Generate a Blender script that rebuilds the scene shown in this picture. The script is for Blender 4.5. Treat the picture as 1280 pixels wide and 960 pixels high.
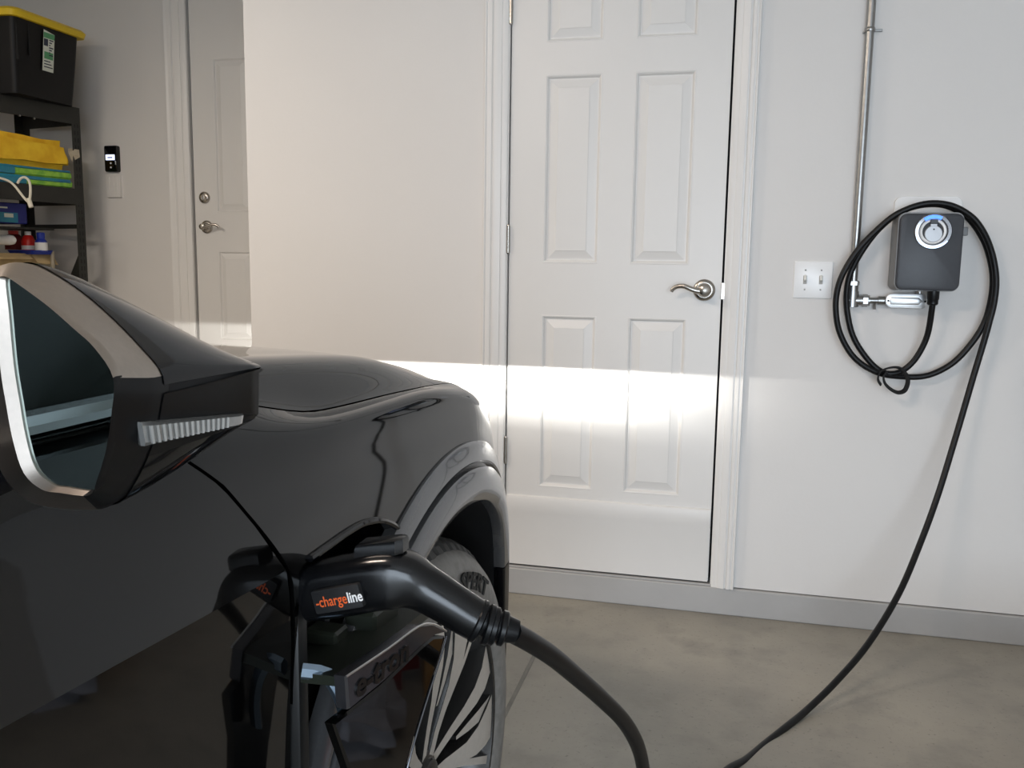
import bpy, bmesh, math, random
import numpy as np
from mathutils import Vector, Matrix, noise
for o in list(bpy.data.objects): bpy.data.objects.remove(o)
S = bpy.context.scene
COL = S.collection
R = math.radians
random.seed(4)

# ------------------------------------------------------------------ camera, light, exposure
CAM_H = 1.15
cd = bpy.data.cameras.new('camera'); cam = bpy.data.objects.new('camera', cd); COL.objects.link(cam)
cd.sensor_width = 36.0; cd.lens = 36.0 * 1100.0 / 1280.0; cd.clip_start = 0.02
def cam_basis(yaw, pitch, roll):
    f = Vector((-math.sin(yaw)*math.cos(pitch), math.cos(yaw)*math.cos(pitch), -math.sin(pitch)))
    r = Vector((math.cos(yaw), math.sin(yaw), 0)); u = r.cross(f)
    return r*math.cos(roll)+u*math.sin(roll), -r*math.sin(roll)+u*math.cos(roll), f
_r, _u, _f = cam_basis(R(13.6), R(7.81), R(0.81))
cam.matrix_world = Matrix(((_r.x, _u.x, -_f.x, 0), (_r.y, _u.y, -_f.y, 0), (_r.z, _u.z, -_f.z, CAM_H), (0, 0, 0, 1)))
S.camera = cam
S.view_settings.view_transform = 'Standard'; S.view_settings.look = 'None'
S.view_settings.gamma = 1.0; S.view_settings.use_curve_mapping = False
S.view_settings.exposure = 0.17

w = bpy.data.worlds.new('world'); S.world = w; w.use_nodes = True
w.node_tree.nodes['Background'].inputs[0].default_value = (0.80, 0.90, 1.0, 1)
w.node_tree.nodes['Background'].inputs[1].default_value = 1.0

def area_light(name, loc, target, sx, sy, power, color):
    l = bpy.data.lights.new(name, 'AREA'); l.shape = 'RECTANGLE'; l.size = sx; l.size_y = sy
    l.energy = power; l.color = color
    o = bpy.data.objects.new(name, l); COL.objects.link(o); o.location = loc
    o.rotation_euler = (Vector(target)-Vector(loc)).to_track_quat('-Z', 'Z').to_euler()
    return o
# daylight through the open garage door behind the camera
area_light('garage_daylight', (0.9, -3.55, 1.05), (0.9, 2.0, 0.55), 3.2, 1.9, 120, (0.76, 0.875, 1.0))
# warm ceiling fixture
area_light('ceiling_lamp_glow', (-1.3, 0.2, 2.61), (-1.3, 0.2, 0), 0.9, 0.22, 38, (1.0, 0.82, 0.69))
area_light('ceiling_lamp_glow', (-3.0, 1.3, 2.61), (-3.0, 1.3, 0), 0.9, 0.22, 50, (1.0, 0.89, 0.76))  # second lamp, added to brighten the recess and shelving

# ------------------------------------------------------------------ materials
def mat(name, base, rough=0.5, metal=0.0, coat=0.0, emit=None, estr=0.0, spec=0.5, noise_amt=0.0, noise_scale=20.0,
        bump=0.0, bump_scale=200.0, trans=0.0, ior=1.5, base2=None, detail=4.0):
    m = bpy.data.materials.new(name); m.use_nodes = True
    nt = m.node_tree; b = nt.nodes['Principled BSDF']
    b.inputs['Base Color'].default_value = (*base, 1); b.inputs['Roughness'].default_value = rough
    b.inputs['Metallic'].default_value = metal; b.inputs['Coat Weight'].default_value = coat
    b.inputs['Coat Roughness'].default_value = 0.03
    b.inputs['Specular IOR Level'].default_value = spec; b.inputs['IOR'].default_value = ior
    b.inputs['Transmission Weight'].default_value = trans
    if emit:
        b.inputs['Emission Color'].default_value = (*emit, 1); b.inputs['Emission Strength'].default_value = estr
    tc = nt.nodes.new('ShaderNodeTexCoord')
    if noise_amt > 0 or base2:
        n = nt.nodes.new('ShaderNodeTexNoise'); n.inputs['Scale'].default_value = noise_scale; n.inputs['Detail'].default_value = detail
        nt.links.new(tc.outputs['Object'], n.inputs['Vector'])
        mx = nt.nodes.new('ShaderNodeMix'); mx.data_type = 'RGBA'
        c2 = base2 or tuple(max(0, c*(1-noise_amt)) for c in base)
        mx.inputs['A'].default_value = (*base, 1); mx.inputs['B'].default_value = (*c2, 1)
        rp = nt.nodes.new('ShaderNodeMapRange'); rp.inputs['From Min'].default_value = 0.35; rp.inputs['From Max'].default_value = 0.65
        nt.links.new(n.outputs['Fac'], rp.inputs['Value']); nt.links.new(rp.outputs['Result'], mx.inputs['Factor'])
        nt.links.new(mx.outputs['Result'], b.inputs['Base Color'])
    if bump > 0:
        n2 = nt.nodes.new('ShaderNodeTexNoise'); n2.inputs['Scale'].default_value = bump_scale; n2.inputs['Detail'].default_value = 3
        nt.links.new(tc.outputs['Object'], n2.inputs['Vector'])
        bp = nt.nodes.new('ShaderNodeBump'); bp.inputs['Strength'].default_value = bump; bp.inputs['Distance'].default_value = 0.002
        nt.links.new(n2.outputs['Fac'], bp.inputs['Height']); nt.links.new(bp.outputs['Normal'], b.inputs['Normal'])
    return m

M = {}
M['wall'] = mat('wall_paint', (0.74, 0.72, 0.70), 0.6, noise_amt=0.03, noise_scale=1.3, bump=0.12, bump_scale=90)
M['ceil'] = mat('ceiling_paint', (0.78, 0.76, 0.73), 0.8, bump=0.2, bump_scale=60)
M['door'] = mat('door_paint', (0.76, 0.745, 0.725), 0.38, noise_amt=0.02, noise_scale=3)
M['trim'] = mat('trim_paint', (0.79, 0.775, 0.755), 0.35, noise_amt=0.02, noise_scale=4)
M['curb'] = mat('grey_curb_paint', (0.42, 0.415, 0.41), 0.55, noise_amt=0.08, noise_scale=5, bump=0.2, bump_scale=60)
M['plate'] = mat('white_plastic', (0.88, 0.88, 0.88), 0.25, noise_amt=0.01)
M['ivory'] = mat('ivory_plastic', (0.75, 0.74, 0.69), 0.35, noise_amt=0.02)
M['nickel'] = mat('satin_nickel', (0.46, 0.43, 0.39), 0.26, 1.0, noise_amt=0.06, noise_scale=40)
M['galv'] = mat('galvanised_steel', (0.36, 0.36, 0.355), 0.30, 1.0, noise_amt=0.12, noise_scale=60)
M['alu'] = mat('cast_aluminium', (0.78, 0.79, 0.80), 0.34, 1.0, noise_amt=0.06, noise_scale=50)
M['chrome'] = mat('chrome', (0.60, 0.61, 0.64), 0.06, 1.0, noise_amt=0.02)
M['gap'] = mat('gap_shade', (0.010, 0.010, 0.011), 0.8, noise_amt=0.1)  # near-black colour standing in for shade in gaps, seams and slots
M['paint'] = mat('black_car_paint', (0.0022, 0.0021, 0.0021), 0.035, 0.0, coat=0.0, ior=1.58, noise_amt=0.1, noise_scale=400)
M['gloss'] = mat('gloss_black_plastic', (0.004, 0.004, 0.005), 0.06, noise_amt=0.1)
M['flare'] = mat('satin_grey_flare', (0.19, 0.19, 0.195), 0.25, 0.6, coat=0.7, noise_amt=0.06, noise_scale=300)
M['satin'] = mat('satin_black_plastic', (0.0045, 0.005, 0.006), 0.32, spec=0.26, noise_amt=0.15, noise_scale=300)
M['matte'] = mat('matte_black_plastic', (0.007, 0.007, 0.008), 0.7, noise_amt=0.2, noise_scale=80)
M['portin'] = mat('port_grey_plastic', (0.013, 0.013, 0.013), 0.42, noise_amt=0.1, noise_scale=90)
M['olive'] = mat('port_bracket_plastic', (0.022, 0.026, 0.018), 0.42, noise_amt=0.1, noise_scale=90)
M['handle'] = mat('connector_plastic', (0.003, 0.0033, 0.0042), 0.18, noise_amt=0.15, noise_scale=200, bump=0.04, bump_scale=900)
M['bronze'] = mat('satin_mirror_frame', (0.50, 0.44, 0.385), 0.30, 1.0, noise_amt=0.05, noise_scale=300)
M['mirror'] = mat('tinted_mirror_glass', (0.30, 0.38, 0.385), 0.015, 1.0, noise_amt=0.01)
M['rubber'] = mat('tyre_rubber', (0.23, 0.22, 0.205), 0.5, noise_amt=0.25, noise_scale=60, bump=0.15, bump_scale=300)
M['tread'] = mat('tyre_tread_rubber', (0.07, 0.068, 0.065), 0.6, noise_amt=0.3, noise_scale=60, bump=0.2, bump_scale=200)
M['letter'] = mat('tyre_lettering', (0.006, 0.006, 0.006), 0.6, noise_amt=0.1)
M['rimface'] = mat('machined_alloy_face', (0.66, 0.62, 0.57), 0.40, 0.45, noise_amt=0.05, noise_scale=100)
M['rimdark'] = mat('dark_alloy_side', (0.045, 0.043, 0.041), 0.25, 0.6, noise_amt=0.1, noise_scale=60)
M['cable'] = mat('black_cable_sheath', (0.0035, 0.0035, 0.004), 0.42, spec=0.30, noise_amt=0.2, noise_scale=60)
M['strap'] = mat('black_webbing', (0.008, 0.008, 0.009), 0.8, noise_amt=0.3, noise_scale=400)
M['evse'] = mat('charcoal_housing', (0.036, 0.039, 0.047), 0.42, noise_amt=0.08, noise_scale=80)
M['evseedge'] = mat('grey_housing_rim', (0.20, 0.20, 0.20), 0.4, noise_amt=0.05)
M['togslot'] = mat('toggle_slot_grey', (0.40, 0.39, 0.37), 0.5, noise_amt=0.05)
M['ringmetal'] = mat('dark_ring_metal', (0.22, 0.22, 0.23), 0.16, 1.0, noise_amt=0.05)
M['discgrey'] = mat('grey_holster_disc', (0.42, 0.43, 0.45), 0.35, 0.3, noise_amt=0.05)
M['blue'] = mat('blue_status_light', (0.02, 0.10, 0.75), 0.3, emit=(0.05, 0.22, 1.0), estr=1.6, noise_amt=0.02)
M['bluewhite'] = mat('pale_status_light', (0.5, 0.7, 1.0), 0.3, emit=(0.62, 0.78, 1.0), estr=1.5, noise_amt=0.02)
M['lens'] = mat('clear_lamp_lens', (0.38, 0.38, 0.37), 0.15, 0.6, noise_amt=0.1, noise_scale=200)
M['lensrib'] = mat('lens_rib', (0.50, 0.50, 0.49), 0.25, 0.6, noise_amt=0.1)
M['lamp'] = mat('headlamp_lens', (0.8, 0.85, 0.9), 0.05, emit=(1, 0.96, 0.88), estr=6.0, noise_amt=0.01)
M['glass'] = mat('tinted_window_glass', (0.010, 0.013, 0.013), 0.02, noise_amt=0.1)
M['orange'] = mat('orange_print', (0.80, 0.12, 0.02), 0.5, noise_amt=0.03)
M['white'] = mat('white_print', (0.85, 0.85, 0.85), 0.5, noise_amt=0.02)
M['badgelet'] = mat('black_badge_letter', (0.004, 0.004, 0.004), 0.3, noise_amt=0.05)
M['badge'] = mat('grey_badge_strip', (0.10, 0.10, 0.11), 0.22, 0.8, noise_amt=0.05)
M['bluesteel'] = mat('blue_steel_arm', (0.28, 0.36, 0.45), 0.3, 0.9, noise_amt=0.1)
M['shelf'] = mat('grey_shelf_steel', (0.030, 0.031, 0.028), 0.5, 0.2, noise_amt=0.15, noise_scale=12)
M['tote'] = mat('black_tote_plastic', (0.0045, 0.0045, 0.005), 0.5, spec=0.3, noise_amt=0.1, noise_scale=30, bump=0.1, bump_scale=100)
M['lid'] = mat('yellow_lid_plastic', (0.80, 0.56, 0.012), 0.4, noise_amt=0.08, noise_scale=8)
M['lab_w'] = mat('label_paper', (0.72, 0.76, 0.68), 0.6, noise_amt=0.05, noise_scale=60)
M['lab_g'] = mat('label_green', (0.10, 0.36, 0.16), 0.5, noise_amt=0.15, noise_scale=60)
M['lab_d'] = mat('label_dark', (0.02, 0.03, 0.06), 0.5, noise_amt=0.1)
M['yel'] = mat('yellow_cloth', (0.95, 0.62, 0.03), 0.7, base2=(0.82, 0.46, 0.015), noise_scale=14, bump=0.5, bump_scale=60)
M['film'] = mat('clear_film', (0.46, 0.40, 0.30), 0.3, noise_amt=0.2, noise_scale=40)
M['green'] = mat('green_sponge', (0.36, 0.66, 0.08), 0.8, base2=(0.18, 0.45, 0.06), noise_scale=30, bump=0.5, bump_scale=120)
M['teal'] = mat('blue_wrapper', (0.010, 0.17, 0.36), 0.3, base2=(0.02, 0.26, 0.34), noise_scale=14)
M['navy'] = mat('navy_box', (0.010, 0.018, 0.22), 0.4, noise_amt=0.15)
M['red'] = mat('red_plastic', (0.70, 0.020, 0.015), 0.35, noise_amt=0.1)
M['dred'] = mat('dark_red_fabric', (0.20, 0.010, 0.012), 0.8, noise_amt=0.3, noise_scale=30)
M['bluep'] = mat('blue_plastic', (0.012, 0.035, 0.34), 0.35, noise_amt=0.1)
M['card'] = mat('cardboard', (0.74, 0.55, 0.28), 0.8, noise_amt=0.15, noise_scale=18)
M['cream'] = mat('cream_plastic', (0.78, 0.70, 0.50), 0.5, noise_amt=0.06)
M['tan'] = mat('tan_leather', (0.42, 0.25, 0.06), 0.6, noise_amt=0.2, noise_scale=18)
M['wood'] = mat('plain_wood', (0.42, 0.25, 0.10), 0.5, base2=(0.30, 0.17, 0.06), noise_scale=9)
M['greyfab'] = mat('grey_fabric', (0.36, 0.37, 0.42), 0.85, noise_amt=0.15, noise_scale=30, bump=0.4, bump_scale=80)
M['cord'] = mat('white_cord', (0.80, 0.76, 0.64), 0.6, noise_amt=0.05)
M['screen'] = mat('lit_screen', (0.6, 0.66, 0.9), 0.3, emit=(0.72, 0.78, 1.0), estr=1.15, noise_amt=0.02)
M['scrtext'] = mat('screen_text', (0.10, 0.13, 0.45), 0.4, noise_amt=0.02)

def floor_material():
    m = bpy.data.materials.new('concrete_floor'); m.use_nodes = True; nt = m.node_tree; b = nt.nodes['Principled BSDF']
    tc = nt.nodes.new('ShaderNodeTexCoord')
    def N(scale, det, lo, hi):
        n = nt.nodes.new('ShaderNodeTexNoise'); n.inputs['Scale'].default_value = scale; n.inputs['Detail'].default_value = det
        n.inputs['Roughness'].default_value = 0.6
        nt.links.new(tc.outputs['Object'], n.inputs['Vector'])
        r = nt.nodes.new('ShaderNodeMapRange'); r.inputs['From Min'].default_value = lo; r.inputs['From Max'].default_value = hi
        nt.links.new(n.outputs['Fac'], r.inputs['Value']); return r.outputs['Result']
    def mixc(fac, a, bb):
        x = nt.nodes.new('ShaderNodeMix'); x.data_type = 'RGBA'
        nt.links.new(fac, x.inputs['Factor'])
        for k, v in (('A', a), ('B', bb)):
            if isinstance(v, tuple): x.inputs[k].default_value = (*v, 1)
            else: nt.links.new(v, x.inputs[k])
        return x.outputs['Result']
    c = mixc(N(1.6, 5, 0.35, 0.68), (0.33, 0.305, 0.255), (0.235, 0.22, 0.19))
    c = mixc(N(6, 6, 0.50, 0.75), c, (0.205, 0.192, 0.165))
    c = mixc(N(90, 3, 0.60, 0.75), c, (0.165, 0.155, 0.135))
    nt.links.new(c, b.inputs['Base Color'])
    b.inputs['Roughness'].default_value = 0.42
    bp = nt.nodes.new('ShaderNodeBump'); bp.inputs['Strength'].default_value = 0.15; bp.inputs['Distance'].default_value = 0.003
    nt.links.new(N(45, 5, 0, 1), bp.inputs['Height']); nt.links.new(bp.outputs['Normal'], b.inputs['Normal'])
    return m
M['floor'] = floor_material(); M['slotgrey'] = mat('grey_strip', (0.20, 0.19, 0.17), 0.6, noise_amt=0.2)

# ------------------------------------------------------------------ helpers
def link(name, me, parent=None, label=None, cat=None, group=None, kind=None, loc=None):
    o = bpy.data.objects.new(name, me); COL.objects.link(o)
    if parent is not None: o.parent = parent
    if loc is not None: o.location = loc
    if label: o['label'] = label
    if cat: o['category'] = cat
    if group: o['group'] = group
    if kind: o['kind'] = kind
    return o
def empty(name, loc=(0, 0, 0), rz=0.0, label=None, cat=None, group=None, kind=None, parent=None):
    o = link(name, None, parent, label, cat, group, kind, loc); o.rotation_euler.z = rz; o.empty_display_size = 0.05
    return o
def finish(me, m, smooth=None):
    if m is not None: me.materials.append(m)
    if smooth is not None:
        for p in me.polygons: p.use_smooth = True
        me.set_sharp_from_angle(angle=R(smooth))
    return me
class MB:
    """collects shapes into one bmesh; build() links it as one mesh object"""
    def __init__(s): s.bm = bmesh.new()
    def add(s, vs, fs, mtx=None):
        b = s.bm; v = [b.verts.new((mtx @ Vector(p)) if mtx is not None else p) for p in vs]
        for f in fs:
            try: b.faces.new([v[i] for i in f])
            except ValueError: pass
        return s
    def box(s, lo, hi, bev=0.0, seg=2, mtx=None):
        b2 = bmesh.new(); r = bmesh.ops.create_cube(b2, size=1.0)
        for v in b2.verts:
            v.co = Vector([(lo[i]+hi[i])/2 + v.co[i]*(hi[i]-lo[i]) for i in range(3)])
        if bev > 0: bmesh.ops.bevel(b2, geom=b2.edges[:], offset=bev, segments=seg, affect='EDGES', profile=0.5)
        return s.merge(b2, mtx)
    def merge(s, b2, mtx=None):
        b2.verts.ensure_lookup_table(); b2.verts.index_update()
        s.add([v.co.copy() for v in b2.verts], [[v.index for v in f.verts] for f in b2.faces], mtx); b2.free(); return s
    def sweep(s, pts, rad, seg=12, cap=True, squash=None, up=None):
        pts = [Vector(p) for p in pts]; n = len(pts)
        rad = rad if isinstance(rad, (list, tuple)) else [rad]*n
        T = [(pts[min(i+1, n-1)]-pts[max(i-1, 0)]).normalized() for i in range(n)]
        a = Vector(up) if up else (Vector((0, 0, 1)) if abs(T[0].z) < 0.9 else Vector((1, 0, 0)))
        nrm = (a - T[0]*a.dot(T[0])).normalized(); vs = []; fs = []
        for i in range(n):
            nrm = (nrm - T[i]*nrm.dot(T[i])).normalized(); bi = T[i].cross(nrm)
            for k in range(seg):
                t = 2*math.pi*k/seg; sq = squash if squash else 1.0
                vs.append(pts[i] + nrm*(math.cos(t)*rad[i]) + bi*(math.sin(t)*rad[i]*sq))
        for i in range(n-1):
            for k in range(seg):
                k2 = (k+1) % seg; fs.append((i*seg+k, i*seg+k2, (i+1)*seg+k2, (i+1)*seg+k))
        if cap: fs.append(tuple(range(seg-1, -1, -1))); fs.append(tuple((n-1)*seg+k for k in range(seg)))
        return s.add(vs, fs)
    def lathe(s, prof, seg=32, mtx=None, a0=0.0, a1=2*math.pi, cap=False):
        """profile of (r, h) about local Z"""
        full = abs(a1-a0-2*math.pi) < 1e-6; m = seg if full else seg+1; vs = []; fs = []
        for (r, h) in prof:
            for k in range(m):
                t = a0+(a1-a0)*k/seg; vs.append((r*math.cos(t), r*math.sin(t), h))
        for i in range(len(prof)-1):
            for k in range(seg):
                k2 = (k+1) % m; fs.append((i*m+k, i*m+k2, (i+1)*m+k2, (i+1)*m+k))
        if cap and full:
            fs.append(tuple(range(m-1, -1, -1))); fs.append(tuple((len(prof)-1)*m+k for k in range(m)))
        return s.add(vs, fs, mtx)
    def loft(s, rings, closed=True, cap0=False, cap1=False):
        m = len(rings[0]); vs = [p for r in rings for p in r]; fs = []
        for i in range(len(rings)-1):
            for k in range(m if closed else m-1):
                k2 = (k+1) % m; fs.append((i*m+k, i*m+k2, (i+1)*m+k2, (i+1)*m+k))
        if cap0: fs.append(tuple(range(m-1, -1, -1)))
        if cap1: fs.append(tuple((len(rings)-1)*m+k for k in range(m)))
        return s.add(vs, fs)
    def prism(s, poly, h0, h1, mtx=None, bev=0.0):
        """extrude a 2-D polygon along local Z"""
        n = len(poly)
        if bev <= 0:
            rings = [[(x, y, h0) for x, y in poly], [(x, y, h1) for x, y in poly]]
        else:
            c = Vector((sum(p[0] for p in poly)/n, sum(p[1] for p in poly)/n))
            def inset(d):
                out = []
                for i in range(n):
                    p = Vector(poly[i]); a = Vector(poly[i-1]); b = Vector(poly[(i+1) % n])
                    e1 = (p-a).normalized(); e2 = (b-p).normalized(); nn = Vector((-(e1.y+e2.y), e1.x+e2.x))
                    if nn.length < 1e-6: nn = c-p
                    nn.normalize()
                    if nn.dot(c-p) < 0: nn = -nn
                    out.append(p+nn*d)
                return out
            rings = [[(x, y, h0) for x, y in poly], [(x, y, h1-bev) for x, y in poly],
                     [(p.x, p.y, h1-bev*0.3) for p in inset(bev*0.3)], [(p.x, p.y, h1) for p in inset(bev)]]
        vs = [p for r in rings for p in r]; fs = []; m = n
        for i in range(len(rings)-1):
            for k in range(m):
                k2 = (k+1) % m; fs.append((i*m+k, i*m+k2, (i+1)*m+k2, (i+1)*m+k))
        fs.append(tuple(range(m-1, -1, -1))); fs.append(tuple((len(rings)-1)*m+k for k in range(m)))
        return s.add(vs, fs, mtx)
    def build(s, name, m, parent=None, smooth=35, **kw):
        bmesh.ops.recalc_face_normals(s.bm, faces=s.bm.faces[:])
        me = bpy.data.meshes.new(name); s.bm.to_mesh(me); s.bm.free()
        finish(me, m, smooth); return link(name, me, parent, **kw)
def spline(pts, per=8):
    P = [Vector(p) for p in pts]; out = []
    for i in range(len(P)-1):
        a = P[max(i-1, 0)]; b = P[i]; c = P[i+1]; d = P[min(i+2, len(P)-1)]
        for k in range(per):
            t = k/per; t2 = t*t; t3 = t2*t
            out.append(0.5*((2*b)+(c-a)*t+(2*a-5*b+4*c-d)*t2+(3*b-a-3*c+d)*t3))
    out.append(P[-1]); return out
def rrect(x0, y0, x1, y1, r, seg=5):
    out = []
    for cx, cy, a in ((x1-r, y1-r, 0), (x0+r, y1-r, 90), (x0+r, y0+r, 180), (x1-r, y0+r, 270)):
        for k in range(seg+1):
            t = R(a+90*k/seg); out.append((cx+r*math.cos(t), cy+r*math.sin(t)))
    return out
def frame(origin, ex, ey, ez):
    ex, ey, ez = Vector(ex).normalized(), Vector(ey).normalized(), Vector(ez).normalized()
    return Matrix(((ex.x, ey.x, ez.x, origin[0]), (ex.y, ey.y, ez.y, origin[1]), (ex.z, ey.z, ez.z, origin[2]), (0, 0, 0, 1)))
def wallframe(y): return frame((0, y, 0), (1, 0, 0), (0, 0, 1), (0, -1, 0))   # local x right, y up, z out of the wall
def text_mesh(body, size, depth=0.0006, bold=0.0, shear=0.0, align='LEFT'):
    c = bpy.data.curves.new('lettering', 'FONT'); c.body = body; c.size = size; c.extrude = depth; c.offset = bold
    c.shear = shear; c.align_x = align; c.resolution_u = 3
    o = bpy.data.objects.new('lettering', c); COL.objects.link(o)
    dg = bpy.context.evaluated_depsgraph_get(); me = bpy.data.meshes.new_from_object(o.evaluated_get(dg))
    bpy.data.objects.remove(o); bpy.data.curves.remove(c); return me
def text(name, body, size, m, parent, mtx, depth=0.0006, bold=0.0, sx=1.0, warp=None, shear=0.0, **kw):
    me = text_mesh(body, size, depth, bold, shear)
    for v in me.vertices:
        p = Vector((v.co.x*sx, v.co.y, v.co.z)); v.co = warp(p) if warp else (mtx @ p)
    me.materials.clear(); finish(me, m); return link(name, me, parent, **kw)
def cut(o, cutters):
    """apply boolean differences, then drop the cutters"""
    for c in cutters:
        md = o.modifiers.new('cut', 'BOOLEAN'); md.operation = 'DIFFERENCE'; md.object = c; md.solver = 'EXACT'
    bpy.context.view_layer.update()
    dg = bpy.context.evaluated_depsgraph_get(); me = bpy.data.meshes.new_from_object(o.evaluated_get(dg))
    o.modifiers.clear(); old = o.data; o.data = me; bpy.data.meshes.remove(old)
    for c in cutters:
        d = c.data; bpy.data.objects.remove(c); bpy.data.meshes.remove(d)
def copy_tree(o, parent=None):
    c = o.copy(); COL.objects.link(c); c.parent = parent
    for ch in list(o.children): copy_tree(ch, c)
    return c

# ------------------------------------------------------------------ the setting
YW = 2.90          # face of the main wall
YA = 4.40          # face of the recessed wall
XL, XR, YB, ZC = -4.25, 2.75, -3.7, 2.75
XC = -1.685        # outer corner where the main wall ends
STR = dict(kind='structure')
def structure(name, label, cat, mb, m, smooth=None):
    return mb.build(name, m, None, smooth, label=label, cat=cat, kind='structure')
mb = MB(); mb.box((XL-.1, YB-3.0, -0.1), (XR+.1, YA+.1, 0.0))
floor = structure('floor', 'smooth beige grey concrete garage floor', 'floor', mb, M['floor'])
jl = MB(); jl.box((-0.512, -2.0, 0.0002), (-0.500, 2.44, 0.0016), 0.0006, 1)
jl.build('joint_strip', M['slotgrey'], floor, None, label='thin straight joint line in the concrete')
mb = MB(); mb.box((XL-.1, YB-.1, ZC), (XR+.1, YA+.1, ZC+0.1)); structure('ceiling', 'flat white garage ceiling above the frame', 'ceiling', mb, M['ceil'])
# main wall with the door opening
DX0, DX1, DZ0, DZ1 = -0.7205, -0.0155, 0.100, 2.135
mb = MB()
mb.box((XC, YW, 0.095), (DX0-.02, YW+.12, ZC)); mb.box((DX1+.02, YW, 0.095), (XR, YW+.12, ZC)); mb.box((DX0-.02, YW, DZ1+.02), (DX1+.02, YW+.12, ZC))
wf = structure('wall_front', 'off-white painted main wall with the six-panel door and charger', 'wall', mb, M['wall'])
mb = MB(); mb.box((XC, YW+.12, 0), (XC+.12, YA, ZC)); structure('wall_return', 'short off-white return wall behind the main wall corner', 'wall', mb, M['wall'])
mb = MB(); mb.box((XL, YA, 0), (-2.93, YA+.12, ZC)); mb.box((-2.04, YA, 0), (XC, YA+.12, ZC)); mb.box((-2.93, YA, 2.57), (-2.04, YA+.12, ZC)); mb.box((-2.93, YA, 0), (-2.04, YA+.12, 0.40))
structure('wall_back', 'recessed off-white wall behind the shelving and the lever door', 'wall', mb, M['wall'])
mb = MB(); mb.box((XL-.1, YB, 0), (XL, YA+.12, ZC)); structure('wall_left', 'left side wall behind the metal shelving', 'wall', mb, M['wall'])
mb = MB(); mb.box((XR, YB, 0), (XR+.1, YW+.12, ZC)); structure('wall_right', 'plain right side wall outside the frame', 'wall', mb, M['wall'])
mb = MB(); mb.box((XL, YB-.1, 0), (-0.9, YB, ZC)); mb.box((2.6, YB-.1, 0), (XR, YB, ZC)); mb.box((-0.9, YB-.1, 2.3), (2.6, YB, ZC))
structure('wall_rear', 'rear garage wall around the open vehicle door', 'wall', mb, M['wall'])
# grey curb along the foot of the main wall
mb = MB()
mb.box((XC, YW-.012, 0.0), (XR, YW+.12, 0.092), 0.003, 1); 
structure('baseboard_front', 'grey painted concrete curb along the foot of the main wall', 'curb', mb, M['curb'])
mb = MB(); mb.box((DX0-.02, YW-.004, 0.0915), (DX1+.02, YW+.10, 0.099), 0.002, 1); structure('threshold', 'thin grey door sill on top of the curb', 'sill', mb, M['curb'])

def casing_profile(w=0.062, d=0.018):      # (across, out)
    return [(0, 0), (0, d*0.40), (0.004, d*0.55), (w*.26, d*0.60), (w*.27, d*0.74), (w*.33, d*0.80), (w*.50, d*0.98), (w*.56, d*1.0), (w*.57, d*.72), (w*.63, d*.70), (w*.68, d*0.98), (w*.80, d*1.05), (w*.81, d*.86), (w*.88, d*.86), (w*.93, d*1.05), (w-.002, d*1.05), (w, d*0.8), (w, 0)]
def casing(mb, x_in, sign, y, z0, z1, w=0.062, d=0.018):
    pr = casing_profile(w, d)
    mb.loft([[(x_in+sign*a, y-b, z) for a, b in pr] for z in (z0, z1)], closed=True, cap0=True, cap1=True)
mb = MB()
casing(mb, DX0-.006, -1, YW, 0.10, DZ1+.07, 0.079); casing(mb, DX1+.0065, 1, YW, 0.092, DZ1+.07, 0.073)
mb.box((DX0-.08, YW-.018, DZ1+.012), (DX1+.07, YW, DZ1+.075), 0.004, 1)
mb.box((DX0-.02, YW-.003, 0.10), (DX0-.003, YW+.1, DZ1+.02)); mb.box((DX1+.0035, YW-.003, 0.10), (DX1+.02, YW+.1, DZ1+.02)); mb.box((DX0-.02, YW-.003, DZ1+.006), (DX1+.02, YW+.1, DZ1+.02))
structure('trim_1', 'white moulded casing around the six-panel door', 'casing', mb, M['trim'], 40)
# near-black slab behind the leaf edges, its colour stands in for shade
mb = MB(); mb.box((DX0-.02, YW+.06, 0.095), (DX1+.02, YW+.10, DZ1+.02)); structure('door_shade_panel', 'near-black panel standing in for shade behind the six-panel door edges', 'door gap', mb, M['gap'])

def rose_lever(parent, x, z, y, sign, rr=0.035, name='lever_handle'):
    """door lever: rose, neck, curved lever. sign -1: the lever points left"""
    W_ = wallframe(y) @ Matrix.Translation((x, z, 0))
    mb = MB(); mb.lathe([(rr, 0), (rr, 0.004), (rr*.93, 0.008), (rr*.72, 0.011), (rr*.66, 0.011), (rr*.58, 0.016), (rr*.45, 0.020), (0.0, 0.021)], 32, W_)
    h = mb.build(name, M['nickel'], parent, 40)
    mb = MB(); mb.lathe([(0.011, 0.012), (0.0105, 0.040), (0.015, 0.042), (0.017, 0.048), (0.015, 0.056), (0.008, 0.059), (0.0, 0.0595)], 24, W_)
    pts = [(0, 0, 0.049), (sign*.018, -.002, 0.051), (sign*.040, .004, 0.052), (sign*.062, .012, 0.051), (sign*.082, .011, 0.048), (sign*.096, .003, 0.046), (sign*.101, -.006, 0.045)]
    pts = [W_ @ Vector(p) for p in spline(pts, 5)]
    n = len(pts); mb.sweep(pts, [0.0095-0.0035*i/(n-1) for i in range(n)], 10, True, 0.75)
    mb.build('lever', M['nickel'], h, 50)
    return h
def raised_panel(parent, x0, x1, z0, z1, y, m, dep=0.009):
    """moulded recess with a raised field, filling a hole in the leaf"""
    def ring(i, d): return [(x0+i, y+d, z0+i), (x1-i, y+d, z0+i), (x1-i, y+d, z1-i), (x0+i, y+d, z1-i)]
    mb = MB(); mb.loft([ring(0, 0), ring(.003, -.0008), ring(.007, .001), ring(.012, dep), ring(.016, dep), ring(.040, .0025), ring(.043, .001)], cap1=True)
    return mb.build('panel', m, parent, None)
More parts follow.
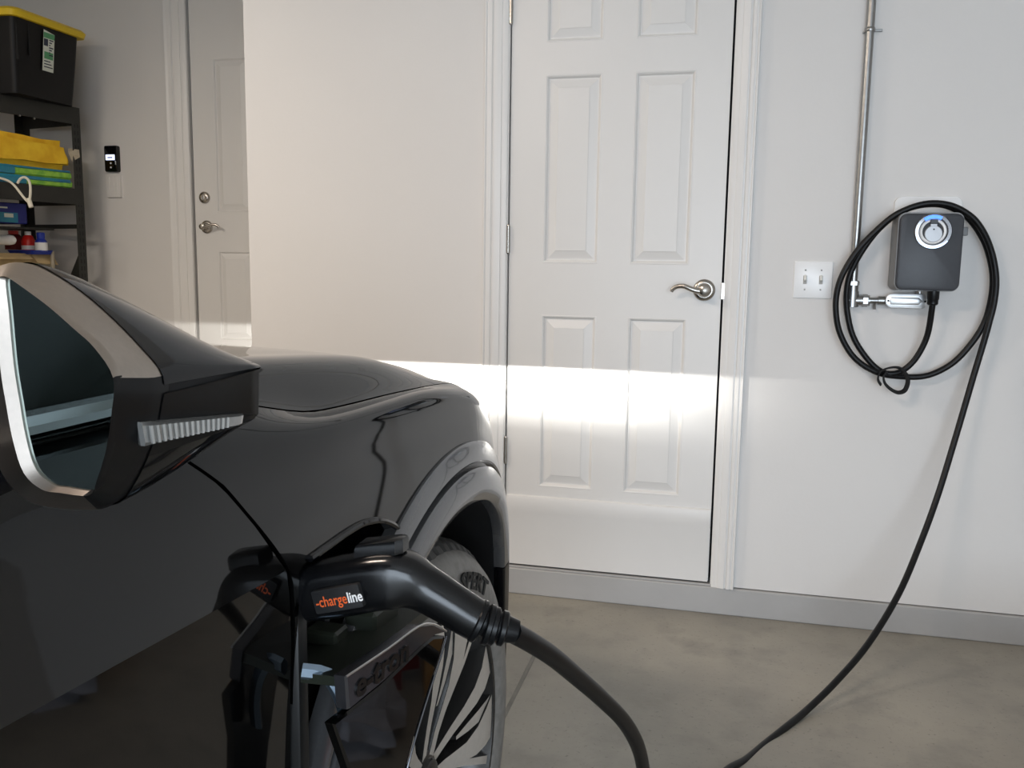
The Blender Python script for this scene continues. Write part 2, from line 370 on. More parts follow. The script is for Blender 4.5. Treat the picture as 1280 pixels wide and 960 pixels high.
def leaf(parent, name, x0, x1, z0, z1, y, th, holes, m):
    xs = sorted({x0, x1, *[h[0] for h in holes], *[h[1] for h in holes]}); zs = sorted({z0, z1, *[h[2] for h in holes], *[h[3] for h in holes]})
    mb = MB(); bm = mb.bm; V = {}
    def v(x, z):
        if (x, z) not in V: V[(x, z)] = bm.verts.new((x, y, z))
        return V[(x, z)]
    for i in range(len(xs)-1):
        for j in range(len(zs)-1):
            cx, cz = (xs[i]+xs[i+1])/2, (zs[j]+zs[j+1])/2
            if any(h[0] < cx < h[1] and h[2] < cz < h[3] for h in holes): continue
            bm.faces.new([v(xs[i], zs[j]), v(xs[i+1], zs[j]), v(xs[i+1], zs[j+1]), v(xs[i], zs[j+1])])
    mb.add([(x0, y, z0), (x1, y, z0), (x1, y, z1), (x0, y, z1), (x0, y+th, z0), (x1, y+th, z0), (x1, y+th, z1), (x0, y+th, z1)],
           [(0, 1, 5, 4), (1, 2, 6, 5), (2, 3, 7, 6), (3, 0, 4, 7), (4, 5, 6, 7)])
    return mb.build(name, m, parent, None)
# --- door_1: six-panel door
d1 = empty('door_1', (0, 0, 0), label='white six-panel door with lever handle and kick board', cat='door', kind='structure')
YD = YW+0.004
cx = [(-0.6045, -0.4175), (-0.3145, -0.1235)]
rows = [(0.388, 0.980), (1.152, 1.757), (1.857, 2.055)]
holes = [(a, b, c, d) for a, b in cx for c, d in rows]
leaf(d1, 'door_leaf', DX0+.002, DX1-.0035, 0.108, DZ1-.003, YD, 0.04, holes, M['door'])
for h in holes: raised_panel(d1, *h, YD, M['door'])
mb = MB(); kx0, kx1 = DX0+.006, DX1-.0055
mb.loft([[(kx0, YD-b, z), (kx1, YD-b, z)] for z, b in ((0.106, -.001), (0.106, .006), (0.285, .006), (0.293, .0085), (0.318, .010), (0.342, .0105), (0.3515, .007), (0.3545, -.001))], closed=False)
mb.build('kick_board', M['door'], d1, 40)
rose_lever(d1, -0.0725, 1.0735, YD, -1)
for zc in (1.965, 1.230, 0.510):
    mb = MB()
    for k in range(5): mb.lathe([(0.0062, zc-.045+k*.018), (0.0062, zc-.0275+k*.018)], 12, Matrix.Translation((DX0-.001, YD-.006, 0)), cap=True)
    mb.lathe([(0.0035, zc-.049), (0.0052, zc-.045), (0.0052, zc+.045), (0.0035, zc+.049)], 12, Matrix.Translation((DX0-.001, YD-.006, 0)), cap=True)
    mb.build('hinge', M['nickel'], d1, 40)
mb = MB(); mb.box((DX1-.004, YW-.005, 1.045), (DX1+.009, YW+.004, 1.098), 0.001, 1); mb.build('strike_plate', M['nickel'], d1, None)
# --- door_2: recessed door with deadbolt
d2 = empty('door_2', (0, 0, 0), label='white panelled door with deadbolt in the recessed wall', cat='door', kind='structure')
EX0, EX1, EZ0, EZ1 = -2.885, -2.085, 0.42, 2.53
holes = [(-2.752, -2.545, 0.70, 1.195), (-2.752, -2.545, 1.405, 2.22), (-2.42, -2.21, 0.70, 1.195), (-2.42, -2.21, 1.405, 2.22)]
leaf(d2, 'door_leaf', EX0, EX1, EZ0, EZ1, YA+.004, 0.04, holes, M['door'])
for h in holes: raised_panel(d2, *h, YA+.004, M['door'])
rose_lever(d2, -2.815, 1.325, YA+.004, 1, 0.036)
mb = MB(); W_ = wallframe(YA+.004) @ Matrix.Translation((-2.823, 1.485, 0))
mb.lathe([(0.032, 0), (0.032, 0.008), (0.027, 0.014), (0.018, 0.016), (0.014, 0.022), (0.0, 0.023)], 28, W_)
mb.box((-0.003, -0.011, 0.022), (0.003, 0.011, 0.034), 0.001, 1, W_); mb.build('deadbolt', M['nickel'], d2, 40)
mb = MB(); mb.box((EX0-.03, YA+.05, EZ0-.02), (EX1+.03, YA+.09, EZ1+.03)); structure('recess_shade_panel', 'near-black panel standing in for shade along the recessed door edge', 'door gap', mb, M['gap'])  # black slab behind the leaf, shade of the gap put into its colour
mb = MB(); casing(mb, EX0-.016, -1, YA, 0.40, EZ1+.09, 0.125, 0.024); casing(mb, EX1+.012, 1, YA, 0.40, EZ1+.09, 0.125, 0.024); mb.box((EX0-.14, YA-.024, EZ1+.014), (EX1+.14, YA, EZ1+.13), 0.004, 1)
mb.box((EX0-.07, YA-.004, 0.40), (EX0-.014, YA+.05, EZ1+.02)); mb.box((EX1+.008, YA-.004, 0.40), (EX1+.05, YA+.05, EZ1+.02))
structure('trim_2', 'white moulded casing around the recessed door', 'casing', mb, M['trim'], 40)
mb = MB(); mb.box((-3.0, YA-.9, 0.0), (XC, YA, 0.20), 0.004, 1); mb.box((-3.0, YA-.6, 0.20), (XC, YA, 0.40), 0.004, 1)
structure('steps', 'plain steps up to the recessed door, behind the car', 'steps', mb, M['curb'])

# --- ceiling fixture behind the camera
fx = empty('ceiling_lamp', (-1.3, 0.2, ZC), label='slim warm ceiling lamp above the car, outside the frame', cat='lamp')
mb = MB(); mb.box((-.5, -.14, -.05), (.5, .14, 0), 0.01, 2); mb.build('lamp_housing', M['plate'], fx)
fx2 = copy_tree(fx); fx2.location = (-3.0, 1.3, ZC); fx2['label'] = 'added slim ceiling lamp above the shelving, unseen, brightens the recess'  # unseen lamp body added for the extra recess light

# ------------------------------------------------------------------ things on the main wall
W0 = wallframe(YW)
# light switch
t = empty('light_switch', (0.2565, YW, 1.055), label='white double toggle light switch plate beside the charger', cat='switch')
L = wallframe(0)
mb = MB(); mb.prism(rrect(-.0575, 0, .0575, .114, .004, 3), 0, .006, L, .003); mb.build('wall_plate', M['plate'], t, 40)
for sx in (-.0235, .0235):
    mb = MB(); mb.box((sx-.0055, .044, .0055), (sx+.0055, .070, .0068), .0005, 1, L)
    sl = mb.build('toggle_slot', M['togslot'], t, None)
    mb = MB(); mb.box((-.0038, -.009, 0), (.0038, .009, .012), .0012, 2, L @ Matrix.Translation((sx, .059, .004)) @ Matrix.Rotation(R(-28), 4, 'X')); mb.build('toggle', M['ivory'], sl)
    for sz in (.027, .087):
        mb = MB(); mb.lathe([(.0027, .0055), (.0027, .0068), (.0015, .0074), (0, .0075)], 10, L @ Matrix.Translation((sx, sz, 0))); mb.build('screw', M['galv'], t)
# conduit
t = empty('conduit', (0.3735, YW, 1.05), label='galvanised steel conduit pipe running up the wall beside the charger', cat='conduit')
CX, CY = 0.0, -0.016
mb = MB(); mb.sweep([(CX, CY, 0.035), (CX, CY, ZC-1.05)], 0.0122, 16); mb.build('vertical_pipe', M['galv'], t)
mb = MB(); mb.sweep([(CX, CY, 0.022), (CX, CY, 0.062)], 0.0165, 16); mb.sweep([(CX, CY, 0.048), (CX, CY, 0.060)], 0.0185, 6); mb.sweep([(CX, CY, -.018), (CX, CY, 0.03)], 0.0190, 16)
mb.sweep([(CX-.012, CY, 0.002), (CX+.05, CY, 0.002)], 0.0165, 16); mb.sweep([(CX+.030, CY, 0.002), (CX+.044, CY, 0.002)], 0.0190, 6)
mb.build('corner_fitting', M['galv'], t, 30)
mb = MB(); mb.sweep([(CX+.045, CY, 0.0025), (CX+.098, CY, 0.003)], 0.0095, 14); mb.build('horizontal_pipe', M['galv'], t)
mb = MB(); mb.sweep([(CX+.074, CY, 0.003), (CX+.094, CY, 0.003)], 0.0135, 14); mb.sweep([(CX+.066, CY, -.006), (CX+.066, CY, -.024)], 0.004, 8); mb.build('coupling', M['galv'], t, 30)
B = wallframe(0) @ Matrix.Translation((0.150, 0.004, 0))
mb = MB(); mb.prism(rrect(-.056, -.021, .060, .021, .0205, 8), 0.002, .034, B, .004); body = mb.build('conduit_body', M['alu'], t, 40)
mb = MB(); mb.prism(rrect(-.058, -.0225, .062, .0225, .022, 8), .034, .038, B, .002)
cov = mb.build('cover', M['alu'], body, 40)
mb = MB(); mb.prism([(-.042, -.011), (.034, -.011), (.046, 0.0), (.034, .011), (-.042, .011), (-.047, 0)], .038, .0415, B, .003); mb.build('cover_panel', M['alu'], body, 30)
for sx in (-.050, .053):
    mb = MB(); mb.lathe([(.003, .038), (.003, .0398), (0, .0402)], 10, B @ Matrix.Translation((sx, 0, 0))); mb.build('screw', M['matte'], body)
mb = MB(); mb.sweep([(.19, -.016, .022), (.19, -.016, .05)], .011, 12); mb.build('riser', M['galv'], t)
mb = MB(); zc = 0.797
mb.lathe([(.0136, zc-.006), (.0150, zc-.003), (.0150, zc+.003), (.0136, zc+.006)], 16, Matrix.Translation((CX, CY, 0)))
mb.box((.012, -.006, zc-.004), (.036, -.002, zc+.004), .001, 1); mb.box((-.018, -.008, zc-.008), (-.012, -.002, zc-.002), .001, 1); mb.lathe([(.004, 0), (.004, .003), (0, .004)], 8, wallframe(-.028) @ Matrix.Translation((0, zc, 0))); mb.build('pipe_strap', M['galv'], t, 30)

# charger
t = empty('wall_charger', (0.565, YW, 1.075), label='charcoal wall charger with round chrome holster and blue status light', cat='charger')
Wc = wallframe(0)
mb = MB(); mb.prism(rrect(-.0885, .03, .0985, .290, .022, 6), 0, .012, Wc, .003); mb.build('back_plate', M['plate'], t, 40)
mb = MB(); mb.box((.10, .175, 0), (.118, .20, .02), .002, 1, Wc); mb.build('cable_hook', M['evseedge'], t)
def rr_ring(x0, y0, x1, y1, r, h): return [Wc @ Vector((x, y, h)) for x, y in rrect(x0, y0, x1, y1, r, 6)]
mb = MB(); mb.loft([rr_ring(-.092, .010, .086, .232, .02, .012), rr_ring(-.091, .011, .087, .236, .02, .09), rr_ring(-.089, .012, .087, .238, .022, .098)], cap0=True, cap1=True)
mb.build('housing', M['evseedge'], t, 40)
FY = .098
def facef(p0, p1): return None
mb = MB(); mb.loft([rr_ring(-.086, .0135, .0855, .2335, .021, FY-.008), rr_ring(-.0865, .0130, .086, .234, .021, FY+.004), rr_ring(-.085, .0145, .0845, .2325, .021, FY+.010), rr_ring(-.080, .0195, .0795, .2275, .018, FY+.012)], cap0=True, cap1=True)
front = mb.build('front_cover', M['evse'], t, 40)
HC = Wc @ Matrix.Translation((.0035, .183, FY+.012))
mb = MB(); mb.lathe([(.051, -.002), (.051, .003), (.0485, .006), (.040, .0065), (.038, .004), (.0365, -.010)], 48, HC); ring = mb.build('holster_ring', M['ringmetal'], t, 30)
mb = MB(); mb.lathe([(.0490, .0060), (.0480, .0074), (.0455, .0076), (.0450, .0062)], 24, HC, R(205), R(325)); mb.build('lower_light_arc', M['bluewhite'], ring)
mb = MB(); mb.lathe([(.0470, .0060), (.0455, .0078), (.0375, .0078), (.0365, .0062)], 20, HC, R(62), R(128)); mb.build('upper_light_arc', M['blue'], ring)
mb = MB(); mb.lathe([(.037, -.010), (.0368, .001), (.034, .004), (.029, .003), (.027, -.006), (0, -.006)], 40, HC); hol = mb.build('holster', M['plate'], t, 30)
mb = MB(); mb.lathe([(.024, -.006), (.024, .0035), (.0225, .0055), (0, .0058)], 36, HC @ Matrix.Translation((.001, -.007, 0))); mb.box((-.0085, .012, -.004), (.0095, .022, .0045), .001, 1, HC); mb.build('holster_disc', M['discgrey'], hol, 30)
mb = MB(); mb.lathe([(.0262, -.0055), (.0262, .0025), (.0242, .0030), (.0242, -.0055)], 36, HC @ Matrix.Translation((.001, -.007, 0))); mb.build('disc_gasket', M['evse'], hol, 30)
mb = MB(); mb.box((-.010, .022, .0), (.010, .034, .0084), .0015, 1, HC); mb.build('latch', M['evse'], hol)
mb = MB(); mb.lathe([(.0022, .0055), (.0022, .0066), (0, .0068)], 8, HC @ Matrix.Translation((.001, .006, 0))); mb.build('pin', M['matte'], hol)
mb = MB(); mb.lathe([(.017, .013), (.017, -.012), (.0155, -.015), (.0155, -.026), (.012, -.030)], 20, Matrix.Translation((0.588-.565, -.082, 0)), cap=True); mb.build('cable_gland', M['satin'], t, 30)

# ------------------------------------------------------------------ car
CA = R(-3.0)
fw = Vector((math.sin(R(3)), math.cos(R(3)), 0)); out = Vector((math.cos(R(3)), -math.sin(R(3)), 0))
ORG = fw*1.155 + out*(-0.43)
def c2w(p): return ORG + out*p[0] + fw*p[1] + Vector((0, 0, p[2]))
car = empty('car', ORG, CA, label='glossy black electric car plugged in with its headlights on', cat='car')

SK = np.array([-3.9, -2.5, -1.6, -1.1, -.7, -.5, -.3, -.1, .1, .25, .4, .55, .7, .82, .90, .96])
def tab(*v): return np.array(v, float)
KX = np.zeros((10, 16)); KZ = np.zeros((10, 16))
KX[0] = -.95
KX[1] = tab(*[-.155]*9, -.175, -.225, -.305, -.40, -.52, -.665, -.95)
KX[2] = tab(*[-.112]*4, -.105, -.088, -.085, -.085, -.085, -.102, -.152, -.238, -.338, -.462, -.615, -.95)
KX[3] = tab(-.20, -.10, -.080, -.080, -.075, -.058, -.044, -.042, -.045, -.062, -.115, -.205, -.31, -.44, -.60, -.95)
KX[4] = tab(-.18, -.06, -.042, -.042, -.038, -.022, -.011, -.010, -.012, -.032, -.085, -.170, -.28, -.41, -.58, -.95)
KX[5] = tab(-.17, -.04, -.019, -.019, -.018, -.011, -.006, -.005, -.006, -.024, -.072, -.150, -.26, -.39, -.56, -.95)
KX[6] = tab(-.15, -.01, .0, .0, .0, .0, -.004, -.004, -.004, -.020, -.062, -.135, -.24, -.37, -.55, -.95)
KX[7] = tab(-.15, -.03, -.012, -.012, -.012, -.012, -.010, -.008, -.008, -.020, -.055, -.12, -.22, -.35, -.53, -.95)
KX[8] = tab(-.16, -.03, -.018, -.018, -.018, -.018, -.018, -.016, -.016, -.028, -.055, -.11, -.21, -.34, -.52, -.95)
KX[9] = tab(-.18, -.04, -.030, -.030, -.030, -.030, -.030, -.028, -.028, -.036, -.060, -.12, -.22, -.36, -.54, -.95)
KZ[0] = tab(1.1, 1.1, 1.1, 1.1, 1.09, 1.072, 1.052, 1.034, 1.021, 1.008, .986, .956, .908, .855, .78, .70)
KZ[1] = tab(1.09, 1.085, 1.08, 1.078, 1.074, 1.061, 1.045, 1.027, .994, .958, .915, .880, .842, .795, .738, .692)
KZ[2] = tab(1.08, 1.075, 1.07, 1.068, 1.064, 1.053, 1.037, 1.019, .974, .938, .893, .863, .831, .786, .731, .69)
KZ[3] = tab(1.06, 1.055, 1.045, 1.04, 1.035, 1.024, .986, .979, .966, .922, .868, .845, .815, .775, .72, .685)
KZ[4] = tab(1.02, 1.01, .985, .980, .978, .977, .977, .976, .950, .892, .832, .808, .782, .748, .70, .68)
KZ[5] = tab(.96, .95, .930, .925, .922, .920, .918, .915, .900, .848, .790, .768, .745, .715, .68, .66)
KZ[6] = tab(.90, .90, .885, .880, .868, .861, .855, .850, .838, .795, .745, .725, .705, .68, .65, .64)
KZ[7] = tab(*[.72]*8, .715, .70, .66, .64, .62, .60, .58, .58)
KZ[8] = tab(*[.50]*16)
KZ[9] = tab(*[.28]*16)
def hermite(xk, yk, x):
    d = np.diff(yk)/np.diff(xk); m = np.zeros_like(yk); m[0] = d[0]; m[-1] = d[-1]
    for i in range(1, len(yk)-1):
        m[i] = 0 if d[i-1]*d[i] <= 0 else 2*d[i-1]*d[i]/(d[i-1]+d[i])
    x = np.clip(x, xk[0], xk[-1]); i = np.clip(np.searchsorted(xk, x)-1, 0, len(xk)-2)
    h = xk[i+1]-xk[i]; t = (x-xk[i])/h
    return (2*t**3-3*t**2+1)*yk[i]+(t**3-2*t**2+t)*h*m[i]+(-2*t**3+3*t**2)*yk[i+1]+(t**3-t**2)*h*m[i+1]
def cat(ks, t):
    """Catmull-Rom through the rows of ks at parameter t (0..len-1)"""
    n = len(ks); i = min(int(math.floor(t)), n-2); u = t-i
    p1, p2 = ks[i], ks[i+1]; p0 = ks[i-1] if i > 0 else 2*p1-p2; p3 = ks[i+2] if i+2 < n else 2*p2-p1
    return 0.5*((2*p1)+(p2-p0)*u+(2*p0-5*p1+4*p2-p3)*u*u+(3*p1-p0-3*p2+p3)*u**3)
_rows = {}
def body_pt(s, t, k0=0, k1=9):
    key = round(s, 5)
    if key not in _rows:
        a = np.array([s]); _rows[key] = ([float(hermite(SK, KX[k], a)[0]) for k in range(10)], [float(hermite(SK, KZ[k], a)[0]) for k in range(10)])
    kx, kz = _rows[key]; tt = min(max(t-k0, 0), k1-k0)
    P = [(kx[k], kz[k]) for k in range(k0, k1+1)]; n = len(P); i = min(int(math.floor(tt)), n-2); u = tt-i
    p1, p2 = P[i], P[i+1]; p0 = P[i-1] if i > 0 else None; p3 = P[i+2] if i+2 < n else None
    # centripetal Catmull-Rom, so short and long spans can meet without folding
    def dist(a, b): return max(1e-4, math.hypot(a[0]-b[0], a[1]-b[1]))**0.5
    h = dist(p1, p2); res = []
    for c in (0, 1):
        d = (p2[c]-p1[c])/h
        if p0 is None: m1 = d
        else:
            ha = dist(p0, p1); m1 = ((p1[c]-p0[c])/ha*h+d*ha)/(ha+h)
        if p3 is None: m2 = d
        else:
            hb = dist(p2, p3); m2 = ((p3[c]-p2[c])/hb*h+d*hb)/(hb+h)
        u2 = u*u; u3 = u2*u
        res.append((2*u3-3*u2+1)*p1[c]+(u3-2*u2+u)*h*m1+(-2*u3+3*u2)*p2[c]+(u3-u2)*h*m2)
    return Vector((res[0], s, res[1]))
def side_x(s, z):
    lo, hi = 3.0, 9.0
    for _ in range(24):
        mid = (lo+hi)/2
        if body_pt(s, mid, 3, 9).z > z: lo = mid
        else: hi = mid
    return body_pt(s, lo, 3, 9).x
def patch(srange, ns, ts, k0, k1, s_fn=None):
    """grid of body points; s_fn(t, s) may bend the start edge"""
    g = []
    for i in range(ns+1):
        row = []
        for t in ts:
            a, b = srange
            if callable(a): a_ = a(t)
            else: a_ = a
            s = a_+(b-a_)*i/ns
            row.append(body_pt(s, t, k0, k1))
        g.append(row)
    return g
def shell(name, g, m, parent, th=0.012, smooth=50, mirror=False, center=(-.95, 0, .3), **kw):
    """a panel with a folded-in rim so its edges have depth"""
    mb = MB(); n = len(g); k = len(g[0])
    vs = [p for r in g for p in r]; fs = []
    for i in range(n-1):
        for j in range(k-1): fs.append((i*k+j, i*k+j+1, (i+1)*k+j+1, (i+1)*k+j))
    loop = [(0, j) for j in range(k)]+[(i, k-1) for i in range(1, n)]+[(n-1, j) for j in range(k-2, -1, -1)]+[(i, 0) for i in range(n-2, 0, -1)]
    base = len(vs); C_ = Vector(center)
    def nrm(i, j):
        a = g[min(i+1, n-1)][j]-g[max(i-1, 0)][j]; b = g[i][min(j+1, k-1)]-g[i][max(j-1, 0)]
        v = a.cross(b).normalized(); return v if v.dot(C_-g[i][j]) > 0 else -v
    for i, j in loop: vs.append(g[i][j]+nrm(i, j)*th)
    for q in range(len(loop)):
        q2 = (q+1) % len(loop); a = loop[q]; b = loop[q2]
        fs.append((a[0]*k+a[1], b[0]*k+b[1], base+q2, base+q))
    if mirror:
        off = len(vs); vs2 = [Vector((-1.9-p[0], p[1], p[2])) for p in vs]; vs = vs+vs2; fs = fs+[tuple(off+x for x in f) for f in fs]
    mb.add(vs, fs); return mb.build(name, m, parent, smooth, **kw)
def lin(a, b, n): return [a+(b-a)*i/n for i in range(n+1)]
# door front edge as a function of the section parameter
def door_edge(t):
    z = body_pt(-.5, t, 3, 9).z
    return float(np.interp(z, [.25, .50, .645, .78, .852, .881, .915, .957, .986, 1.03], [-.40, -.415, -.4246, -.4275, -.4397, -.46, -.485, -.520, -.552, -.60]))
# hood
hood = shell('hood', patch((-.62, .86), 46, lin(0, 2.955, 30), 0, 9), M['paint'], car, mirror=True)
# fender, cut for the wheel arch and the charge port
AS, AZ = 0.035, 0.37
fender_ts = lin(3.0, 9.0, 44)
mb = MB(); g = patch((lambda t: door_edge(t)+.0025, .80), 60, fender_ts, 3, 9)
n = len(g); k = len(g[0]); vs = [p for r in g for p in r]+[Vector((p.x-.014, p.y, p.z-(.012 if j < 8 else 0))) for r in g for j, p in enumerate(r)]
fs = []; o2 = n*k
for i in range(n-1):
    for j in range(k-1):
        q = (i*k+j, i*k+j+1, (i+1)*k+j+1, (i+1)*k+j); fs.append(q); fs.append(tuple(o2+x for x in q[::-1]))
for i in range(n-1):
    for j in (0, k-1): q = (i*k+j, (i+1)*k+j, o2+(i+1)*k+j, o2+i*k+j); fs.append(q)
for j in range(k-1):
    for i in (0, n-1): q = (i*k+j, i*k+j+1, o2+i*k+j+1, o2+i*k+j); fs.append(q)
mb.add(vs, fs); fender = mb.build('fender', M['paint'], None, None)
mb = MB(); mb.lathe([(.45, -.6), (.45, .2)], 72, frame((0, AS, AZ), (0, 1, 0), (0, 0, 1), (1, 0, 0)), cap=True); c1 = mb.build('cutter', None, None, None)
PORT = [(-.4245, .8490), (-.4040, .8562), (-.3580, .8575), (-.3071, .8585), (-.2735, .8561), (-.2290, .8454), (-.1829, .8221), (-.1192, .7786), (-.115, .760), (-.15, .70), (-.24, .63), (-.30, .60), (-.395, .60), (-.418, .66)]
PF = frame((0, 0, 0), (0, 1, 0), (0, 0, 1), (1, 0, 0))
mb = MB(); mb.prism(PORT, -.3, .2, PF); c2 = mb.build('cutter', None, None, None)
cut(fender, [c1, c2]); fender.parent = car
for p in fender.data.polygons: p.use_smooth = True
fender.data.set_sharp_from_angle(angle=R(40))
# far side fender and door as one mirrored skin, seen only from other views
mb = MB(); g2 = patch((-3.9, .95), 40, lin(3, 9, 16), 3, 9); kk = len(g2[0])
mb.add([Vector((-1.9-p.x, p.y, p.z)) for r in g2 for p in r], [(i*kk+j, i*kk+j+1, (i+1)*kk+j+1, (i+1)*kk+j) for i in range(40) for j in range(kk-1)])
mb.build('far_side_panel', M['paint'], car, 50)
# nose and bumper (right of the arch, hidden from the camera)
shell('front_bumper', patch((.805, .96), 12, lin(3.0, 9, 24), 3, 9), M['paint'], car, mirror=False)
# doors
def door_panel(name, a, b, parent, n):
    gu = patch((b, a), n, lin(3.0, 6.0, 14), 3, 6); gl = patch((b, a), n, lin(6.0, 9.0, 14), 6, 9)
    g = [u+l[1:] for u, l in zip(gu, gl)]
    return shell(name, g, M['paint'], parent, 0.014, 11)
frontdoor = door_panel('front_door', -1.62, lambda t: door_edge(t)-.0025, car, 40)
reardoor = door_panel('rear_door', -2.62, lambda t: -1.625, car, 16)
shell('rear_quarter', patch((-3.9, -2.625), 16, lin(3, 9, 20), 3, 9), M['paint'], car, mirror=False)
# near-black sheet behind the panel gaps, put in as their shade
mb = MB(); g = patch((-3.8, .2), 30, lin(3.0, 9.0, 12), 3, 9); k = len(g[0])
mb.add([Vector((p.x-.05, p.y, p.z-.03)) for r in g for p in r], [(i*k+j, i*k+j+1, (i+1)*k+j+1, (i+1)*k+j) for i in range(30) for j in range(k-1) if not (g[i][j].y > -.55 and g[i][j].z < .9)])
mb.build('panel_gap_shade', M['gap'], car, 50)
# glasshouse
def gh(s): # belt and roof points
    return None
ZB, ZR = 1.03, 1.60
mb = MB(); mb.add([(-.055, -.62, 1.035), (-.06, -1.66, 1.045), (-.235, -1.62, 1.52), (-.235, -1.28, 1.50)], [(0, 1, 2, 3)])
mb.add([(-.06, -1.72, 1.045), (-.07, -2.65, 1.055), (-.24, -2.50, 1.50), (-.235, -1.68, 1.52)], [(0, 1, 2, 3)]); mb.build('side_window', M['glass'], car, None)
mb = MB(); mb.sweep([(-.045, -.60, 1.036), (-.046, -1.65, 1.046), (-.06, -2.66, 1.058)], 0.009, 8); mb.build('belt_moulding', M['chrome'], car)
mb = MB(); mb.sweep(spline([(-.07, -.62, 1.04), (-.10, -.70, 1.10), (-.16, -.98, 1.32), (-.25, -1.30, 1.53), (-.25, -1.8, 1.56), (-.26, -2.6, 1.52), (-.22, -3.3, 1.25)], 6), 0.035, 8)
mb.sweep([(-.07, -1.69, 1.03), (-.24, -1.65, 1.53)], 0.03, 8); mb.build('roof_rail', M['gloss'], car)
mb = MB()
RR = [(-.62, 1.09), (-.98, 1.32), (-1.30, 1.56), (-1.8, 1.625), (-2.6, 1.58), (-3.3, 1.30), (-3.85, 1.05)]
mb.loft([[(-.95+(.70+.12*(z < 1.2))*math.sin(a), s, z-.05+.05*math.cos(a*1.1)) for a in [(-1.5+3.0*q/12) for q in range(13)]] for s, z in RR], closed=False); mb.build('roof', M['glass'], car, 60)
mb = MB(); mb.box((-1.86, -3.8, .22), (-.05, -.46, .30)); mb.box((-1.86, -3.9, .30), (-.10, -3.85, 1.0)); mb.box((-1.5, -.46, .22), (-.40, .80, .60)); mb.box((-1.80, -1.4, .30), (-.12, -1.3, 1.0)); mb.build('underbody', M['matte'], car, None)

# wheel-arch flare: two raised bands with a groove between them
def arch_pt(a, r, dx):
    el = 1.0+0.03*math.sin(a)
    s = AS+r*math.cos(a)*0.985; z = AZ+r*math.sin(a)*el
    return Vector((side_x(min(s, .70), max(z, .285))+dx, s, z))
def flare_band(name, prof, m, a0=191.0, a1=-11.0):
    mb = MB(); rings = []
    for q in range(73):
        a = R(a0+(a1-a0)*q/72)
        rings.append([arch_pt(a, r, dx) for r, dx in prof])
    mb.loft(rings, closed=True, cap0=True, cap1=True); return mb.build(name, m, car, 40)
flare_band('arch_upper_band', [(.500, -.012), (.499, .003), (.494, .007), (.470, .010), (.4675, .008), (.467, -.012)], M['flare'], 191, 34)
flare_band('arch_groove', [(.470, -.01), (.470, .0015), (.460, .0015), (.460, -.01)], M['gloss'])
LBP = [(.461, -.012), (.4605, .012), (.456, .016), (.430, .020), (.426, .0195), (.410, .012), (.408, .008), (.408, -.010), (.424, -.012)]
flare_band('arch_lower_band', LBP, M['flare'], 191, 30)
flare_band('arch_front_leg', [(.500, -.012), (.499, .004)]+LBP[1:], M['gloss'], 29.6, -11)
# wheel well
mb = MB(); WF = frame((0, AS, AZ), (0, 1, 0), (0, 0, 1), (1, 0, 0))
rings = []
for q in range(61):
    a = R(191-202*q/60); p0 = arch_pt(a, .4085, -.006); p1 = arch_pt(a, .4095, -.03)
    rings.append([p0, p1, Vector((-.22, p1.y, p1.z)), Vector((-.42, p1.y, p1.z)), Vector((-.42, AS+.02*math.cos(a), AZ+.02*math.sin(a)))])
mb.loft(rings, closed=False); mb.build('wheel_well', M['matte'], car, 40)
mb = MB(); mb.box((-.36, .425, .20), (-.068, .455, .60), .008, 2); mb.build('air_curtain_panel', M['gloss'], car)

# wheel: local z is outwards
def make_wheel(parent, loc, flip=1, steer=0):
    wh = empty('wheel', loc, 0, parent=parent)
    WM = frame((0, 0, 0), (0, flip, 0), (0, 0, 1), (flip, 0, 0))
    mb = MB()
    mb.lathe([(.252, -.015), (.262, -.004), (.270, .000), (.285, .004), (.300, .004), (.318, .001), (.333, -.006), (.3445, -.018), (.347, -.022)], 96, WM)
    mb.lathe([(.275, -.235), (.30, -.24), (.335, -.225), (.347, -.20)], 48, WM)
    mb.build('tyre', M['rubber'], wh, 60)
    # tread: circumferential ribs with shoulder lugs
    mb = MB(); NL = 72; vs = []; fs = []
    prof = [(.345, -.020), (.357, -.030), (.3640, -.045), (.3655, -.060), (.358, -.062), (.358, -.070), (.3690, -.072), (.370, -.100), (.361, -.102), (.361, -.110), (.370, -.112), (.370, -.14), (.361, -.142), (.361, -.15), (.369, -.152), (.3660, -.19), (.357, -.20), (.345, -.215)]
    m = NL*4
    for i, (r, h) in enumerate(prof):
        for q in range(m):
            a = 2*math.pi*(q+(0.6 if i > 8 else 0))/m; groove = (q % 4 == 0)
            rr = r-(.006 if groove and r > .350 else 0.0)
            p = (rr*math.cos(a), rr*math.sin(a), h-(.003 if groove and i < 3 else 0)); vs.append(WM @ Vector(p))
    for i in range(len(prof)-1):
        for q in range(m):
            q2 = (q+1) % m; fs.append((i*m+q, i*m+q2, (i+1)*m+q2, (i+1)*m+q))
    mb.add(vs, fs); mb.build('tread', M['tread'], wh, 25)
    mb = MB(); mb.lathe([(.256, -.018), (.259, -.006), (.257, -.001), (.252, -.002), (.247, -.012), (.236, -.030), (.228, -.075), (.224, -.16), (.235, -.22)], 72, WM)
    mb.build('rim', M['rimdark'], wh, 40)
    mb = MB(); mb.lathe([(.20, -.13), (.07, -.12), (.06, -.10)], 40, WM); mb.build('brake_disc', M['galv'], wh, 40)
    return wh, WM
wheel, WM = make_wheel(car, (-.013, 0, .37))
